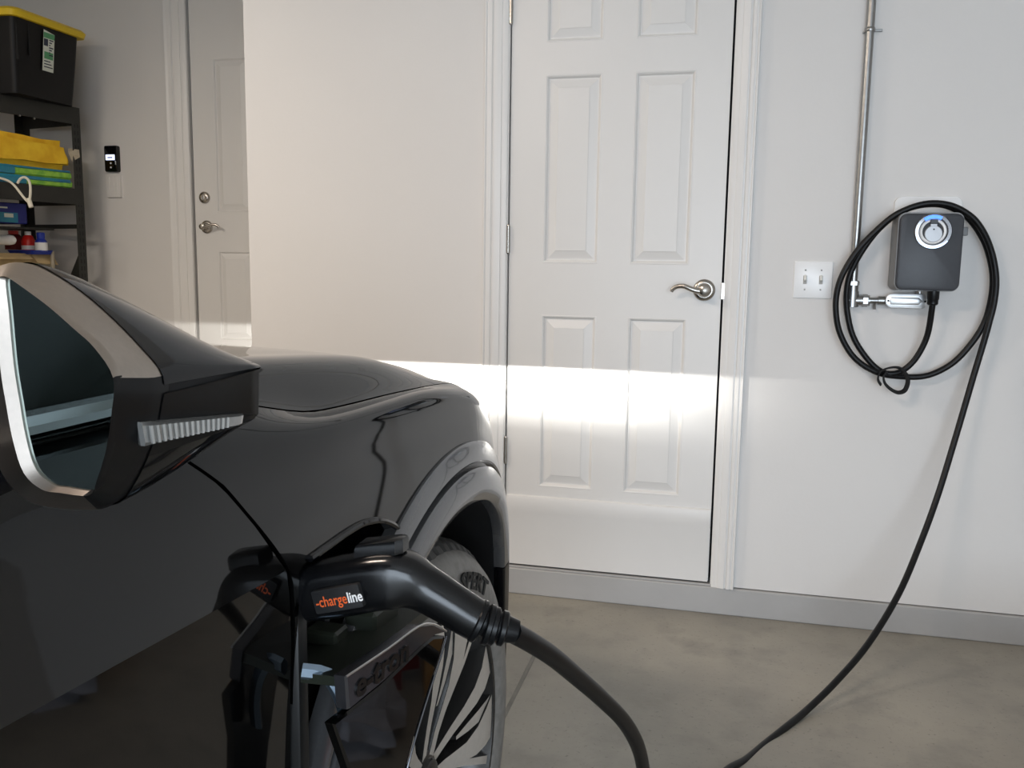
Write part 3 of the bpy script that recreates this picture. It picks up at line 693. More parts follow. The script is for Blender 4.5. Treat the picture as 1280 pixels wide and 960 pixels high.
# sculpted double spokes: machined face on a dark body
def spoke(parent, a0, path, face=True):
    """path: (r, angle offset deg, half width, height). builds a bevelled blade"""
    mbf = MB(); mbd = MB(); pf = []; pd = []
    pts = path
    L_, R_, Lb, Rb = [], [], [], []
    for (r, da, hw, h) in pts:
        a = a0+R(da); c = Vector((r*math.cos(a), r*math.sin(a), h)); tn = Vector((-math.sin(a), math.cos(a), 0))
        L_.append(c+tn*hw); R_.append(c-tn*hw); Lb.append(c+tn*(hw+.008)+Vector((0, 0, -.040))); Rb.append(c-tn*(hw+.008)+Vector((0, 0, -.040)))
    n = len(pts)
    top = [[WM @ (l+Vector((0, 0, .0008))), WM @ (rr+Vector((0, 0, .0008)))] for l, rr in zip(L_, R_)]
    mbd.loft([[WM @ Lb[i], WM @ L_[i], WM @ R_[i], WM @ Rb[i]] for i in range(n)], closed=True, cap0=True, cap1=True)
    s_ = mbd.build('spoke', M['rimdark'], parent, 30)
    mbf.loft(top, closed=False); mbf.build('machined_face', M['rimface'], parent, None)
    return s_
A0 = R(43)
for k5 in range(5):
    a = A0+k5*2*math.pi/5
    spoke(wheel, a, [(.030, 10, .009, -.030), (.07, 17, .010, -.026), (.10, 18, .011, -.021), (.14, 18, .015, -.014), (.18, 20, .024, -.008), (.215, 23, .033, -.005), (.252, 25, .040, -.006)])
    spoke(wheel, a, [(.085, 11, .003, -.026), (.14, 10.5, .005, -.016), (.18, 9, .006, -.010), (.215, 8, .0065, -.007), (.250, 7, .007, -.008)])
    spoke(wheel, a, [(.030, -12, .008, -.031), (.07, -21, .009, -.026), (.10, -22, .0105, -.021), (.14, -23.5, .013, -.014), (.18, -24.5, .018, -.009), (.215, -23, .025, -.006), (.252, -20, .033, -.007)])
    spoke(wheel, a, [(.112, -38, .003, -.022), (.15, -39, .008, -.015), (.19, -40, .011, -.010), (.23, -40, .009, -.008), (.256, -39, .003, -.008)])
mb = MB(); mb.lathe([(.052, -.075), (.050, -.036), (.045, -.030), (.034, -.028), (.032, -.022), (.026, -.019), (0, -.018)], 32, WM); mb.build('hub_cap', M['rimdark'], wheel, 40)
def tyre_text(body, a_start, size, r0, sx=1.0):
    def warp(p):
        a = a_start-p.x/r0; r = r0+p.y
        return WM @ Vector((r*math.cos(a), r*math.sin(a), .0056+p.z))
    text('tyre_lettering', body, size, M['letter'], wheel, None, 0.0012, 0.0010, sx, warp)
tyre_text('SPERT', R(79.5), .037, .290, 1.36)
# the other three wheels share the meshes
for loc, rz in (((-.02, -2.93, .37), 0), ((-1.887, 0, .37), math.pi), ((-1.88, -2.93, .37), math.pi)):
    w2 = copy_tree(wheel, car); w2.location = loc; w2.rotation_euler.z = rz

# headlamps: lens, housing and a projector beam with a level cut-off
def headlamp(x, name):
    h = empty(name, (x, .795, .785), 0, parent=car)
    mb = MB(); mb.box((-.065, -.05, -.030), (.055, .026, .030), .010, 3); mb.build('lamp_bezel', M['gloss'], h)
    mb = MB(); mb.lathe([(.028, 0), (.026, .010), (.016, .017), (0, .019)], 24, frame((0, .022, 0), (1, 0, 0), (0, 0, -1), (0, 1, 0))); mb.build('projector_lens', M['lamp'], h)
    l = bpy.data.lights.new('headlamp_beam', 'SPOT'); l.energy = 150; l.color = (1.0, 0.985, 0.93); l.spot_size = R(165); l.spot_blend = 0.2; l.shadow_soft_size = 0.004
    l.use_nodes = True; nt = l.node_tree; em = nt.nodes['Emission']
    tc = nt.nodes.new('ShaderNodeTexCoord'); sp = nt.nodes.new('ShaderNodeSeparateXYZ'); nt.links.new(tc.outputs['Normal'], sp.inputs[0])
    # level cut-off, hot just below the line, fading downwards
    up = nt.nodes.new('ShaderNodeMapRange'); up.interpolation_type = 'SMOOTHSTEP'
    up.inputs['From Min'].default_value = -0.012; up.inputs['From Max'].default_value = 0.004; up.inputs['To Min'].default_value = 1.0; up.inputs['To Max'].default_value = 0.0
    nt.links.new(sp.outputs['Y'], up.inputs['Value'])
    cr = nt.nodes.new('ShaderNodeValToRGB'); e = cr.color_ramp.elements
    e[0].position = 0.0; e[0].color = (0.0, 0.0, 0.0, 1); e[1].position = 1.0; e[1].color = (1, 1, 1, 1)
    for pos, v in [(0.30, .006), (0.50, .035), (0.60, .14), (0.74, .50), (0.86, 1.0)]:
        x_ = e.new(pos); x_.color = (v, v, v, 1)
    mr = nt.nodes.new('ShaderNodeMapRange'); mr.inputs['From Min'].default_value = -0.5; mr.inputs['From Max'].default_value = 0.0
    nt.links.new(sp.outputs['Y'], mr.inputs['Value']); nt.links.new(mr.outputs['Result'], cr.inputs['Fac'])
    mu = nt.nodes.new('ShaderNodeMath'); mu.operation = 'MULTIPLY'; nt.links.new(up.outputs['Result'], mu.inputs[0]); nt.links.new(cr.outputs['Color'], mu.inputs[1])
    ab = nt.nodes.new('ShaderNodeMath'); ab.operation = 'ABSOLUTE'; nt.links.new(sp.outputs['X'], ab.inputs[0])
    hz = nt.nodes.new('ShaderNodeMapRange'); hz.interpolation_type = 'SMOOTHSTEP'
    hz.inputs['From Min'].default_value = .25; hz.inputs['From Max'].default_value = .80; hz.inputs['To Min'].default_value = 1.0; hz.inputs['To Max'].default_value = 0.0
    nt.links.new(ab.outputs[0], hz.inputs['Value']); m2 = nt.nodes.new('ShaderNodeMath'); m2.operation = 'MULTIPLY'
    nt.links.new(mu.outputs[0], m2.inputs[0]); nt.links.new(hz.outputs['Result'], m2.inputs[1]); nt.links.new(m2.outputs[0], em.inputs['Strength'])
    lo = bpy.data.objects.new('headlamp_beam', l); COL.objects.link(lo); lo.parent = h; lo.location = (0, .085, 0.017)
    lo.rotation_euler = (R(90), 0, 0)
headlamp(-.43, 'headlamp'); headlamp(-1.47, 'headlamp')

# ------------------------------------------------------------------ charge port
port = empty('charge_port', (0, 0, 0), 0, parent=car)
def inset_poly(poly, d):
    n = len(poly); c = Vector((sum(p[0] for p in poly)/n, sum(p[1] for p in poly)/n)); o = []
    for p in poly:
        v = c-Vector(p); o.append(tuple(Vector(p)+v.normalized()*d))
    return o
mb = MB(); P1 = PORT; P2 = inset_poly(PORT, .012); P3 = inset_poly(PORT, .030)
mb.loft([[(side_x(s, z)-.003, s, z) for s, z in P1], [(-.03, s, z) for s, z in P2], [(-.085, s, z) for s, z in P3]], cap1=True); mb.build('port_recess', M['gloss'], port, 40)
lip = [(side_x(s, z)+.001, s, z) for s, z in PORT[1:9]]
mb = MB(); mb.sweep(spline(lip, 5), 0.004, 8); mb.build('port_lip', M['gloss'], port)
HB = Vector((-0.0033, -0.4, 0.8216))
SF = frame((-.08, HB.y, HB.z), (0, 1, 0), (0, 0, 1), (1, 0, 0))
mb = MB(); mb.lathe([(.046, 0), (.046, .012), (.042, .016), (.037, .016), (.036, .002), (0, .002)], 36, SF); mb.build('charge_socket', M['satin'], port, 40)
mb = MB(); mb.box((-.05, -.4235, .62), (-.004, -.404, .838), .004, 2); mb.box((-.066, -.41, .60), (-.05, -.30, .79), .003, 1); mb.build('port_pillar', M['portin'], port)
mb = MB(); CP = frame((-.045, -.262, .732), (0, 1, 0), (0, 0, 1), (1, 0, 0))
mb.lathe([(.054, 0), (.056, .010), (.052, .014), (.046, .012), (0, .012)], 36, CP); mb.build('socket_cap', M['portin'], port, 40)
mb = MB()
mb.add([(.046, -.432, .752), (.046, -.20, .735), (-.05, -.20, .728), (-.05, -.41, .736), (.046, -.432, .742), (.046, -.20, .722), (-.05, -.20, .715), (-.05, -.41, .725)], [(0, 1, 2, 3), (4, 5, 6, 7), (0, 1, 5, 4), (1, 2, 6, 5), (2, 3, 7, 6), (3, 0, 4, 7)])
mb.box((-.02, -.30, .73), (.02, -.235, .760), .004, 1); mb.box((-.045, -.345, .735), (-.005, -.315, .752), .003, 1); mb.build('flap_bracket', M['olive'], port, None)
mb = MB(); arm = spline([(.0, -.425, .748), (.022, -.415, .742), (.034, -.410, .722), (.040, -.405, .690), (.04, -.40, .66)], 3)
mb.sweep(arm, 0.0085, 6, True, 0.5); mb.build('hinge_arm', M['bluesteel'], port, 20)
# flap: sits proud of the fender, glossy, its front edge follows the wheel arch
def fx(s): return .050+.04*(s+.45)/.19
FP = [(-.4529, .7155), (-.38, .7215), (-.31, .7345), (-.285, .737), (-.2625, .7290), (-.272, .712), (-.297, .675), (-.320, .640), (-.3416, .600), (-.358, .55), (-.366, .46), (-.43, .46), (-.434, .56), (-.4316, .6585)]
mb = MB()
mb.loft([[(fx(s)-.010, s, z) for s, z in FP], [(fx(s)-.002, s, z) for s, z in FP], [(fx(s), s, z) for s, z in inset_poly(FP, .003)]], cap0=True, cap1=True)
flap = mb.build('charge_flap', M['paint'], port, 30)
SP = [(-.4358, .7556), (-.37, .7575), (-.316, .7610), (-.287, .752), (-.2630, .735), (-.283, .7395), (-.31, .7375), (-.38, .7255), (-.4330, .7205)]
mb = MB(); mb.loft([[(fx(s)-.012, s, z) for s, z in SP], [(fx(s)-.001, s, z) for s, z in SP], [(fx(s)+.001, s, z) for s, z in inset_poly(SP, .002)]], cap0=True, cap1=True)
mb.build('flap_top_strip', M['badge'], port, 30)
def edge(pts, r, nm, m):
    mb = MB(); mb.sweep(pts, r, 6); return mb.build(nm, m, port)
edge(spline([(fx(s)+.001, s, z) for s, z in SP[:5]], 4), .0012, 'flap_chrome_edge', M['alu'])
edge(spline([(fx(s)+.001, s, z) for s, z in FP[4:10]], 4), .0012, 'flap_front_edge', M['badge'])
_ex = Vector((.04, .19, .012)).normalized(); _ez = Vector((.19, -.04, 0)).normalized(); TM = frame((fx(-.424)+.0016, -.424, .7275), _ex, _ez.cross(_ex), _ez)
text('badge_letters', 'e-tron', .034, M['badgelet'], port, TM, .0012, .0009, 1.02, None, .15, label='black e-tron lettering on the flap strip')

# ------------------------------------------------------------------ side mirror
MO = [(0.0171, 1.1421), (0.0239, 1.1448), (0.0382, 1.1468), (0.0534, 1.1414), (0.0716, 1.1316), (0.0899, 1.1186), (0.1073, 1.1036), (0.1209, 1.0883), (0.1185, 1.0686), (0.1120, 1.0492), (0.0996, 1.0277), (0.0874, 1.0154), (0.0637, 1.0118), (0.0380, 1.0126), (0.0223, 1.0209), (0.0121, 1.0358), (0.0056, 1.0606), (0.0034, 1.0877), (0.0073, 1.1191)]
MI = [(0.0570, 1.1373), (0.0597, 1.1389), (0.0642, 1.1382), (0.0800, 1.1290), (0.0894, 1.1229), (0.1010, 1.1145), (0.1120, 1.1063), (0.1216, 1.0924), (0.1197, 1.0748), (0.1158, 1.0568), (0.1100, 1.0412), (0.1056, 1.0334), (0.0883, 1.0335), (0.0787, 1.0343), (0.0686, 1.0419), (0.0636, 1.0584), (0.0610, 1.0770), (0.0588, 1.0951), (0.0578, 1.1220)]
def smooth_loop(pts, per=4):
    n = len(pts); o = []
    for i in range(n):
        a, b, c, d = [Vector(pts[(i+q) % n]) for q in (-1, 0, 1, 2)]
        for k_ in range(per):
            t = k_/per; o.append(0.5*((2*b)+(c-a)*t+(2*a-5*b+4*c-d)*t*t+(3*b-a-3*c+d)*t**3))
    return o
PER = 4
LO, LI = smooth_loop(MO, PER), smooth_loop(MI, PER)
NM = len(LO)
def mix(a, b, t): return a*(1-t)+b*t
mir = empty('side_mirror', (0, 0, 0), 0, parent=car)
def ringm(loop, s): return [Vector((p.x, s, p.y)) for p in loop]
cI = sum(LI, Vector((0, 0)))/NM
gl = ringm([mix(p, cI, .005) for p in LI], -.7992)
mb = MB(); mb.add(gl, [tuple(range(NM))]); mb.build('mirror_glass', M['mirror'], mir, None)
# frame ring around the glass; same metal, its outboard side's shade put in as black
i_c0, i_c1 = 7*PER, 11*PER+1      # outline indices of the dark outboard side
def ring_strip(i0, i1, name, m):
    idx = [i % NM for i in range(i0, i1+1)]
    A = [Vector((mix(LI[i], cI, .012).x, -.796, mix(LI[i], cI, .012).y)) for i in idx]
    B_ = [Vector((LI[i].x, -.8005, LI[i].y)) for i in idx]
    C1 = [Vector((mix(LI[i], LO[i], .12).x, -.8025, mix(LI[i], LO[i], .12).y)) for i in idx]
    D1 = [Vector((mix(LI[i], LO[i], .90).x, -.777, mix(LI[i], LO[i], .90).y)) for i in idx]
    E1 = [Vector((LO[i].x, -.772, LO[i].y)) for i in idx]; F1 = [Vector((mix(LO[i], cI, .03).x, -.760, mix(LO[i], cI, .03).y)) for i in idx]
    mb = MB(); mb.loft([A, B_, C1, D1, E1, F1], closed=False); return mb.build(name, m, mir, 40)
ring_strip(i_c1, NM+i_c0, 'mirror_frame', M['bronze'])
ring_strip(i_c0, i_c1, 'shaded_outboard_frame', M['satin'])
# housing behind the frame: sections shrink towards the outboard front tip
ANC = (Vector(MO[7])+Vector(MO[8]))/2
MZT, MZB = 1.0824, 1.052
def hpt(i, f):
    p = LO[i % NM]; g_ = f**1.45; dy = p.y-ANC.y
    if dy > -.006: tz = MZT+.10*dy-.02*(p.x-ANC.x)*0
    else: tz = MZB+.10*dy
    tx = ANC.x+(p.x-ANC.x)*.62 if abs(dy) > .02 else ANC.x+(p.x-ANC.x)*.9
    en = float(np.interp(f, [0, .93, .98, 1], [0, 0, .35, 1]))
    qx = mix(p.x, tx, g_)-.016*en; qz = mix(p.y, tz, g_); zm = (MZT+MZB)/2; qz = mix(qz, zm, .45*en)
    return Vector((qx, -.765+.100*f, qz))
    k_ = float(np.interp(f, [0, .88, .95, 1], [1, 1, .82, .35])); sh = (1-.76*f**1.55)*k_; wd = (1-.40*f**1.8)
    q = Vector((ANC.x+(p.x-ANC.x)*wd-.010*max(0, f-.85), ANC.y+(p.y-ANC.y)*sh + .004*f))
    return Vector((q.x, -.765+.100*f, q.y))
FS = [0, .06, .14, .24, .36, .48, .60, .72, .83, .92, .98, 1.0]
def housing(i0, i1, name, m, grow=0.0, closed_end=True):
    idx = list(range(i0, i1+1)); rings = []
    for f in FS:
        r = [hpt(i, f) for i in idx]
        if grow: r = [Vector((ANC.x+(p.x-ANC.x)*(1+grow), p.y, ANC.y+(p.z-ANC.y)*(1+grow))) for p in r]
        rings.append(r)
    mb = MB(); mb.loft(rings, closed=False)
    end = rings[-1]; mb.add(end, [tuple(range(len(end)))]); return mb.build(name, m, mir, 50)
top_shell = housing(-5*PER, 7*PER+1, 'mirror_shell', M['gloss'])
mid_cover = housing(7*PER+2, 9*PER+1, 'mirror_side_cover', M['satin'])
low_shell = housing(9*PER+1, NM-5*PER, 'mirror_lower_cover', M['gloss'])
mb = MB()
rr_ = [[hpt(i, f)*1.0 for i in range(NM)] for f in (0.02, .5, .97)]
for r in rr_:
    c_ = sum(r, Vector())/NM
    for q in range(NM): r[q] = r[q].lerp(c_, .03)
mb.loft(rr_, cap0=True, cap1=True); mb.build('seam_shade_core', M['gap'], mir, None)  # black filler, puts shade into the seams between the covers
SG = [(0.1219, -0.7825, 1.0663), (0.1219, -0.7437, 1.0629), (0.1219, -0.6979, 1.0593), (0.1219, -0.6921, 1.0564), (0.1219, -0.6941, 1.0498), (0.1219, -0.7408, 1.0515), (0.1219, -0.7803, 1.0533)]
# turn signal strip along the outboard side
top_e = [SG[0], SG[1], SG[2], SG[3]]; 
def sig(u, v):
    """u along the car, v from bottom to top"""
    s0, z0 = SG[6][1], SG[6][2]; s1, z1 = SG[4][1], SG[4][2]; s2, z2 = SG[0][1], SG[0][2]; s3, z3 = SG[3][1], SG[3][2]
    s = mix(mix(s0, s1, u), mix(s2, s3, u), v); z = mix(mix(z0, z1, u), mix(z2, z3, u), v); return s, z
def sx_out(s): return SG[0][0]-.002
mb = MB(); nU = 12; top = []; bot = []
rows_ = []
for q in range(nU+1):
    u = q/nU; row = []
    for v, dx in ((0, -.012), (0, .0), (.15, .0035), (.85, .0035), (1, .0), (1, -.012)):
        s, z = sig(u, v); row.append(Vector((sx_out(s)+dx*(1 if 0 < q < nU else .2), s, z)))
    rows_.append(row)
mb.loft(rows_, closed=True, cap0=True, cap1=True); ts = mb.build('turn_signal', M['lens'], mir, 30)
mb = MB()
for q in range(15):
    u = .03+.74*q/14; a = sig(u, .12); b = sig(u, .88)
    mb.sweep([(sx_out(a[0])+.0038, a[0], a[1]), (sx_out(b[0])+.0038, b[0], b[1])], .0011, 5)
rib = mb.build('lens_ribs', M['lensrib'], ts)
mb = MB(); mb.sweep(spline([(-.12, -.73, .995), (-.06, -.72, 1.02), (-.01, -.72, 1.045)], 5), .028, 10, True, 1.0)
mb.build('mirror_arm', M['gloss'], mir)

# ------------------------------------------------------------------ charging cable: wall loops, floor, connector
cab = empty('charging_cable', (0.565, 2.8, 0), label='black charging cable looped on the wall with connector plugged into the car', cat='cable')
def cl(p): return Vector(p)-Vector((0.565, 2.8, 0))
CW = [Vector((0.588, 2.818, 1.062)), Vector((0.588, 2.818, 1.040))]+[Vector(p) for p in [(0.5850, 2.8400, 0.9536), (0.5628, 2.8500, 0.8882), (0.5341, 2.8550, 0.8501), (0.5012, 2.8620, 0.8332), (0.4630, 2.8620, 0.8414), (0.4202, 2.8620, 0.8815), (0.3793, 2.8620, 0.9452), (0.3576, 2.8620, 1.0241), (0.3531, 2.8580, 1.0874), (0.3626, 2.8550, 1.1431), (0.3922, 2.8600, 1.2067), (0.4347, 2.8620, 1.2693), (0.4880, 2.8500, 1.3167), (0.5496, 2.8450, 1.3372), (0.6127, 2.8450, 1.3332), (0.6721, 2.8500, 1.2995), (0.7175, 2.8620, 1.2438), (0.7410, 2.8640, 1.1908), (0.7548, 2.8620, 1.1291), (0.7550, 2.8620, 1.0608), (0.7415, 2.8620, 0.9915), (0.7107, 2.8640, 0.9285), (0.6656, 2.8680, 0.8699), (0.6039, 2.8700, 0.8318), (0.5390, 2.8720, 0.8238), (0.4557, 2.8550, 0.8352), (0.3854, 2.8500, 0.8796), (0.3402, 2.8480, 0.9521), (0.3233, 2.8450, 1.0240), (0.3244, 2.8420, 1.0872), (0.3407, 2.8380, 1.1428), (0.3757, 2.8380, 1.2061), (0.4244, 2.8350, 1.2644), (0.4757, 2.8250, 1.3106), (0.5446, 2.8200, 1.3379), (0.6113, 2.8200, 1.3355), (0.6699, 2.8250, 1.3062), (0.7083, 2.8300, 1.2633), (0.7400, 2.8400, 1.2020), (0.7580, 2.8420, 1.1294), (0.7593, 2.8420, 1.0611), (0.7493, 2.8400, 0.9932), (0.7372, 2.8400, 0.9244), (0.7224, 2.8350, 0.8555), (0.7003, 2.8200, 0.7584), (0.6722, 2.8000, 0.6375), (0.6311, 2.7600, 0.4863), (0.5808, 2.7000, 0.3537), (0.5151, 2.6100, 0.2267), (0.4233, 2.4900, 0.1184), (0.3300, 2.3700, 0.0535), (0.2482, 2.2650, 0.0143), (0.1880, 2.1750, 0.0033), (0.1373, 2.1000, -0.0053), (0.0922, 2.0150, -0.0028)]]
CC = [c2w(p) for p in [(0.1996, -0.3700, 0.7935), (0.2094, -0.3400, 0.7723), (0.2208, -0.2900, 0.7365), (0.2326, -0.2200, 0.6832), (0.2486, -0.1400, 0.6190), (0.2653, -0.0600, 0.5496), (0.2737, 0.0200, 0.4728), (0.2729, 0.1000, 0.3894), (0.2668, 0.1800, 0.3026)]]
# floor run from the wall drop round to the car, lying on the concrete mostly below the frame
FL = [(0.045, 1.93, .0105), (-.01, 1.80, .0105), (-.07, 1.62, .0105), (-.05, 1.46, .0105), (-.085, 1.335, .030), (-.135, 1.275, .10)]
pts = spline(CW+[Vector(p) for p in FL]+CC[::-1], 6)
mb = MB(); ncw = len(CW)*6; mb.sweep([cl(p) for p in pts], [.0090 if q < ncw else min(.0104, .0090+.00003*(q-ncw)) for q in range(len(pts))], 12); mb.build('cable', M['cable'], cab, 60)
HP = [Vector(p) for p in [(-0.0033, -0.4000, 0.8216), (0.0429, -0.4000, 0.8339), (0.0758, -0.4000, 0.8436), (0.0973, -0.3970, 0.8443), (0.1166, -0.3930, 0.8363), (0.1396, -0.3880, 0.8228), (0.1682, -0.3800, 0.8047), (0.1936, -0.3720, 0.7967)]]
HPW = [cl(c2w(p)) for p in spline(HP, 6)]
nH = len(HPW)
def hr(t): return float(np.interp(t, [0, .12, .36, .45, .55, .70, .86, .862, 1.0], [.0275, .0285, .0285, .0270, .0235, .0215, .0205, .0180, .0165]))
mb = MB()
rings = []; T = [(HPW[min(i+1, nH-1)]-HPW[max(i-1, 0)]).normalized() for i in range(nH)]; nr = Vector((0, 0, 1))
for i in range(nH):
    nr = (nr-T[i]*nr.dot(T[i])).normalized(); bi = T[i].cross(nr); t_ = i/(nH-1); r_ = hr(t_); e_ = float(np.interp(t_, [0, .4, .6], [.55, .6, 1.0])); ring_ = []
    for q in range(32):
        a = 2*math.pi*q/32; ca, sa = math.cos(a), math.sin(a)
        x_ = math.copysign(abs(ca)**e_, ca); y_ = math.copysign(abs(sa)**e_, sa); ring_.append(HPW[i]+nr*(x_*r_)+bi*(y_*r_*.92))
    rings.append(ring_)
mb.loft(rings[:int(nH*.87)], cap0=True, cap1=True); hb = mb.build('connector_body', M['handle'], cab, 40)
mb = MB(); i0 = int(nH*.85)
for q, f in enumerate((.865, .905, .945, .985)):
    i = min(int(f*(nH-1)), nH-2); r_ = .0215-.0014*q
    mb.sweep([HPW[i]-T[i]*.0035, HPW[i]-T[i]*.002, HPW[i]+T[i]*.002, HPW[i]+T[i]*.0035], [r_*.9, r_, r_, r_*.9], 20)
mb.sweep([HPW[i0-2], HPW[-1], HPW[-1]+T[-1]*.012], [.0155, .0135, .0112], 16); mb.build('strain_relief', M['satin'], cab, 30)
# latch button on top, pale edge line, label on the side that faces the camera
Xa = (c2w((1, 0, 0))-c2w((0, 0, 0))); Ya = (c2w((0, 1, 0))-c2w((0, 0, 0)))
def hf(i, dz=0, ds=0): return HPW[i]+Vector((0, 0, dz))+Ya*ds
ib = int(nH*.29)
mb = MB(); bx = frame(HPW[ib]+Vector((0, 0, .0255)), T[ib], Vector((0, 0, 1)).cross(T[ib]), Vector((0, 0, 1)))
mb.prism([(-.024, -.013), (.018, -.013), (.025, -.008), (.025, .008), (.018, .013), (-.024, .013)], 0, .015, bx, .005); mb.build('latch_button', M['handle'], cab, 30)
il = int(nH*.145)
lab = frame(HPW[il]-Ya*.0285+Vector((0, 0, -.004)), T[il], Vector((0, 0, 1))-T[il]*T[il].z, -Ya)
mb = MB(); mb.prism(rrect(-.026, -.0115, .026, .0115, .002, 3), -.004, .0035, lab, .0006); lp = mb.build('connector_label', M['matte'], cab, 30)
lm = lab @ Matrix.Translation((-.0235, -.0050, .0036))
lt = text('label_text', '-charge', .0145, M['orange'], lp, lm, .0002, .00012, .80, label='orange lettering')
lmi = lm.inverted(); text_w = max((lmi @ v.co).x for v in lt.data.vertices)+.0006
text('label_text', 'line', .0145, M['white'], lp, lm @ Matrix.Translation((text_w, 0, 0)), .0002, .00025, .80, label='white lettering')
# hook-and-loop tie round the loops
def W2(x, z, y): return Vector((x, y, z))
tie = link('cable_tie', None, None, 'black fabric strap tied round the bottom of the cable loops', 'cable tie', None, None, (0.50, 2.85, .82))
mb = MB()
tp = spline([(-.020, .022, -.012), (-.030, .004, -.022), (-.020, -.020, -.02), (.010, -.040, -.014), (.034, -.036, -.004), (.043, -.012, .0), (.036, .012, -.012), (.014, .034, -.020), (-.012, .034, -.016), (-.036, .020, -.006), (-.042, -.004, -.002), (-.032, -.022, .0)], 5)
fr = []
for i in range(len(tp)):
    a = tp[min(i+1, len(tp)-1)]-tp[max(i-1, 0)]; nrm = Vector((-a.y, a.x, 0)).normalized()*.0022; dep = Vector((nrm.x*1.2, nrm.y*1.2, .0105))
    P = tp[i]; fr.append([Vector((q.x, q.z, q.y)) for q in (P+nrm-dep, P+nrm+dep, P-nrm+dep, P-nrm-dep)])
mb.loft(fr, cap0=True, cap1=True); mb.build('strap', M['strap'], tie, 30)

# ------------------------------------------------------------------ recessed wall: console
t = empty('wall_console', (-3.389, YA, 1.475), label='black garage door wall console with small lit screen', cat='console')
mb = MB(); mb.prism(rrect(-.043, .152, .043, .296, .010, 4), 0, .024, L, .005); mb.build('console_body', M['gloss'], t, 40)
mb = MB(); mb.prism(rrect(-.032, .216, .026, .246, .002, 3), .024, .0255, L); sc = mb.build('screen', M['screen'], t, None)
mb = MB(); mb.box((-.020, .227, .0255), (.012, .233, .026), 0, 1, L); mb.build('screen_text', M['scrtext'], sc, None)
for z in (.199, .176):
    mb = MB(); mb.lathe([(.0055, .0235), (.0050, .0262), (0, .0266)], 12, L @ Matrix.Translation((-.001, z, 0))); mb.build('button', M['plate'], t)
mb = MB(); mb.box((.026, .190, .022), (.033, .212, .027), .002, 1, L); mb.build('side_key', M['alu'], t)
t = empty('blank_cover', (-3.389, YA, 1.475), label='white slatted cover on the wall just below the black console', cat='cover')
mb = MB(); mb.prism(rrect(-.044, .012, .046, .140, .004, 3), 0, .016, L, .003); mb.build('cover_box', M['wall'], t, 40)
for sx in (-.022, .004, .026):
    mb = MB(); mb.box((sx-.003, .022, .0155), (sx+.003, .125, .0185), .001, 1, L); mb.build('rib', M['wall'], t)

# ------------------------------------------------------------------ metal shelving and what stands on it
SA = R(-12)
sh = empty('shelf_unit', (-3.435, 4.20, 0), SA, label='dark grey metal shelving unit with slotted posts, left edge', cat='shelving')
SD, SL = 0.46, 1.25          # depth to the left, length towards the camera
def post(x, y, sx, sy):
    mb = MB(); w_ = .052; a = .003
    mb.box((min(x, x-sx*w_), y-a/2, 0.0), (max(x, x-sx*w_), y+a/2, 1.945)); mb.box((x-a/2, min(y, y-sy*w_), 0.0), (x+a/2, max(y, y-sy*w_), 1.945))
    p = mb.build('post', M['shelf'], sh, None)
    mb = MB()
    for z in np.arange(.9, 1.93, .038):
        xs = x-sx*.034
        for dx in (-.009, .009):
            yy = y+sy*.0017
            mb.add([(xs+dx-.0035, yy, z-.012), (xs+dx+.0035, yy, z-.012), (xs+dx+.0035, yy, z+.010), (xs+dx-.0035, yy, z+.010)], [(0, 1, 2, 3)])
            xx = x+sx*.0017; y0 = y-sy*.026+dx
            mb.add([(xx, y0-.0035, z-.012), (xx, y0+.0035, z-.012), (xx, y0+.0035, z+.010), (xx, y0-.0035, z+.010)], [(0, 1, 2, 3)])
    sl = mb.build('slots', M['gap'], p, None); sl['kind'] = 'stuff'
for x, y, sx, sy in ((0, 0, 1, 1), (-SD, 0, -1, 1), (0, -SL, 1, -1), (-SD, -SL, -1, -1)): post(x, y, sx, sy)
def beam(z0, z1):
    mb = MB(); mb.box((-.004, -SL, z0), (.004, -.004, z1), .0015, 1); mb.box((-.022, -SL, z1-.004), (.004, -.004, z1), 0); mb.build('shelf_beam', M['shelf'], sh, None)
    mb = MB(); mb.box((-SD, -.006, z0), (0, .0, z1), .0015, 1); mb.build('end_beam', M['shelf'], sh, None)
for z0, z1 in ((1.855, 1.942), (1.432, 1.516), (.93, 1.02), (.46, .54)):
    beam(z0, z1)
    mb = MB(); mb.box((-SD+.01, -SL+.01, z1-.014), (-.006, -.012, z1-.004)); mb.build('shelf_deck', M['shelf'], sh, None)
mb = MB(); mb.box((-SD, -.020, 1.305), (-.05, -.012, 1.328)); mb.build('end_brace', M['shelf'], sh, None)
mb = MB(); mb.add([(-.05, -.010, 1.16), (-.05, -.010, 1.02), (-.14, -.010, 1.02), (-.05, -.014, 1.16), (-.05, -.014, 1.02), (-.14, -.014, 1.02)], [(0, 1, 2), (3, 4, 5), (0, 1, 4, 3), (1, 2, 5, 4), (2, 0, 3, 5)]); mb.build('gusset', M['shelf'], sh, None)
mb = MB(); mb.sweep([(-.004, -.35, 1.853), (.005, -.35, 1.853)], .005, 8); mb.sweep([(-.004, -.27, 1.850), (.005, -.27, 1.850)], .005, 8); mb.build('rivet', M['galv'], sh)

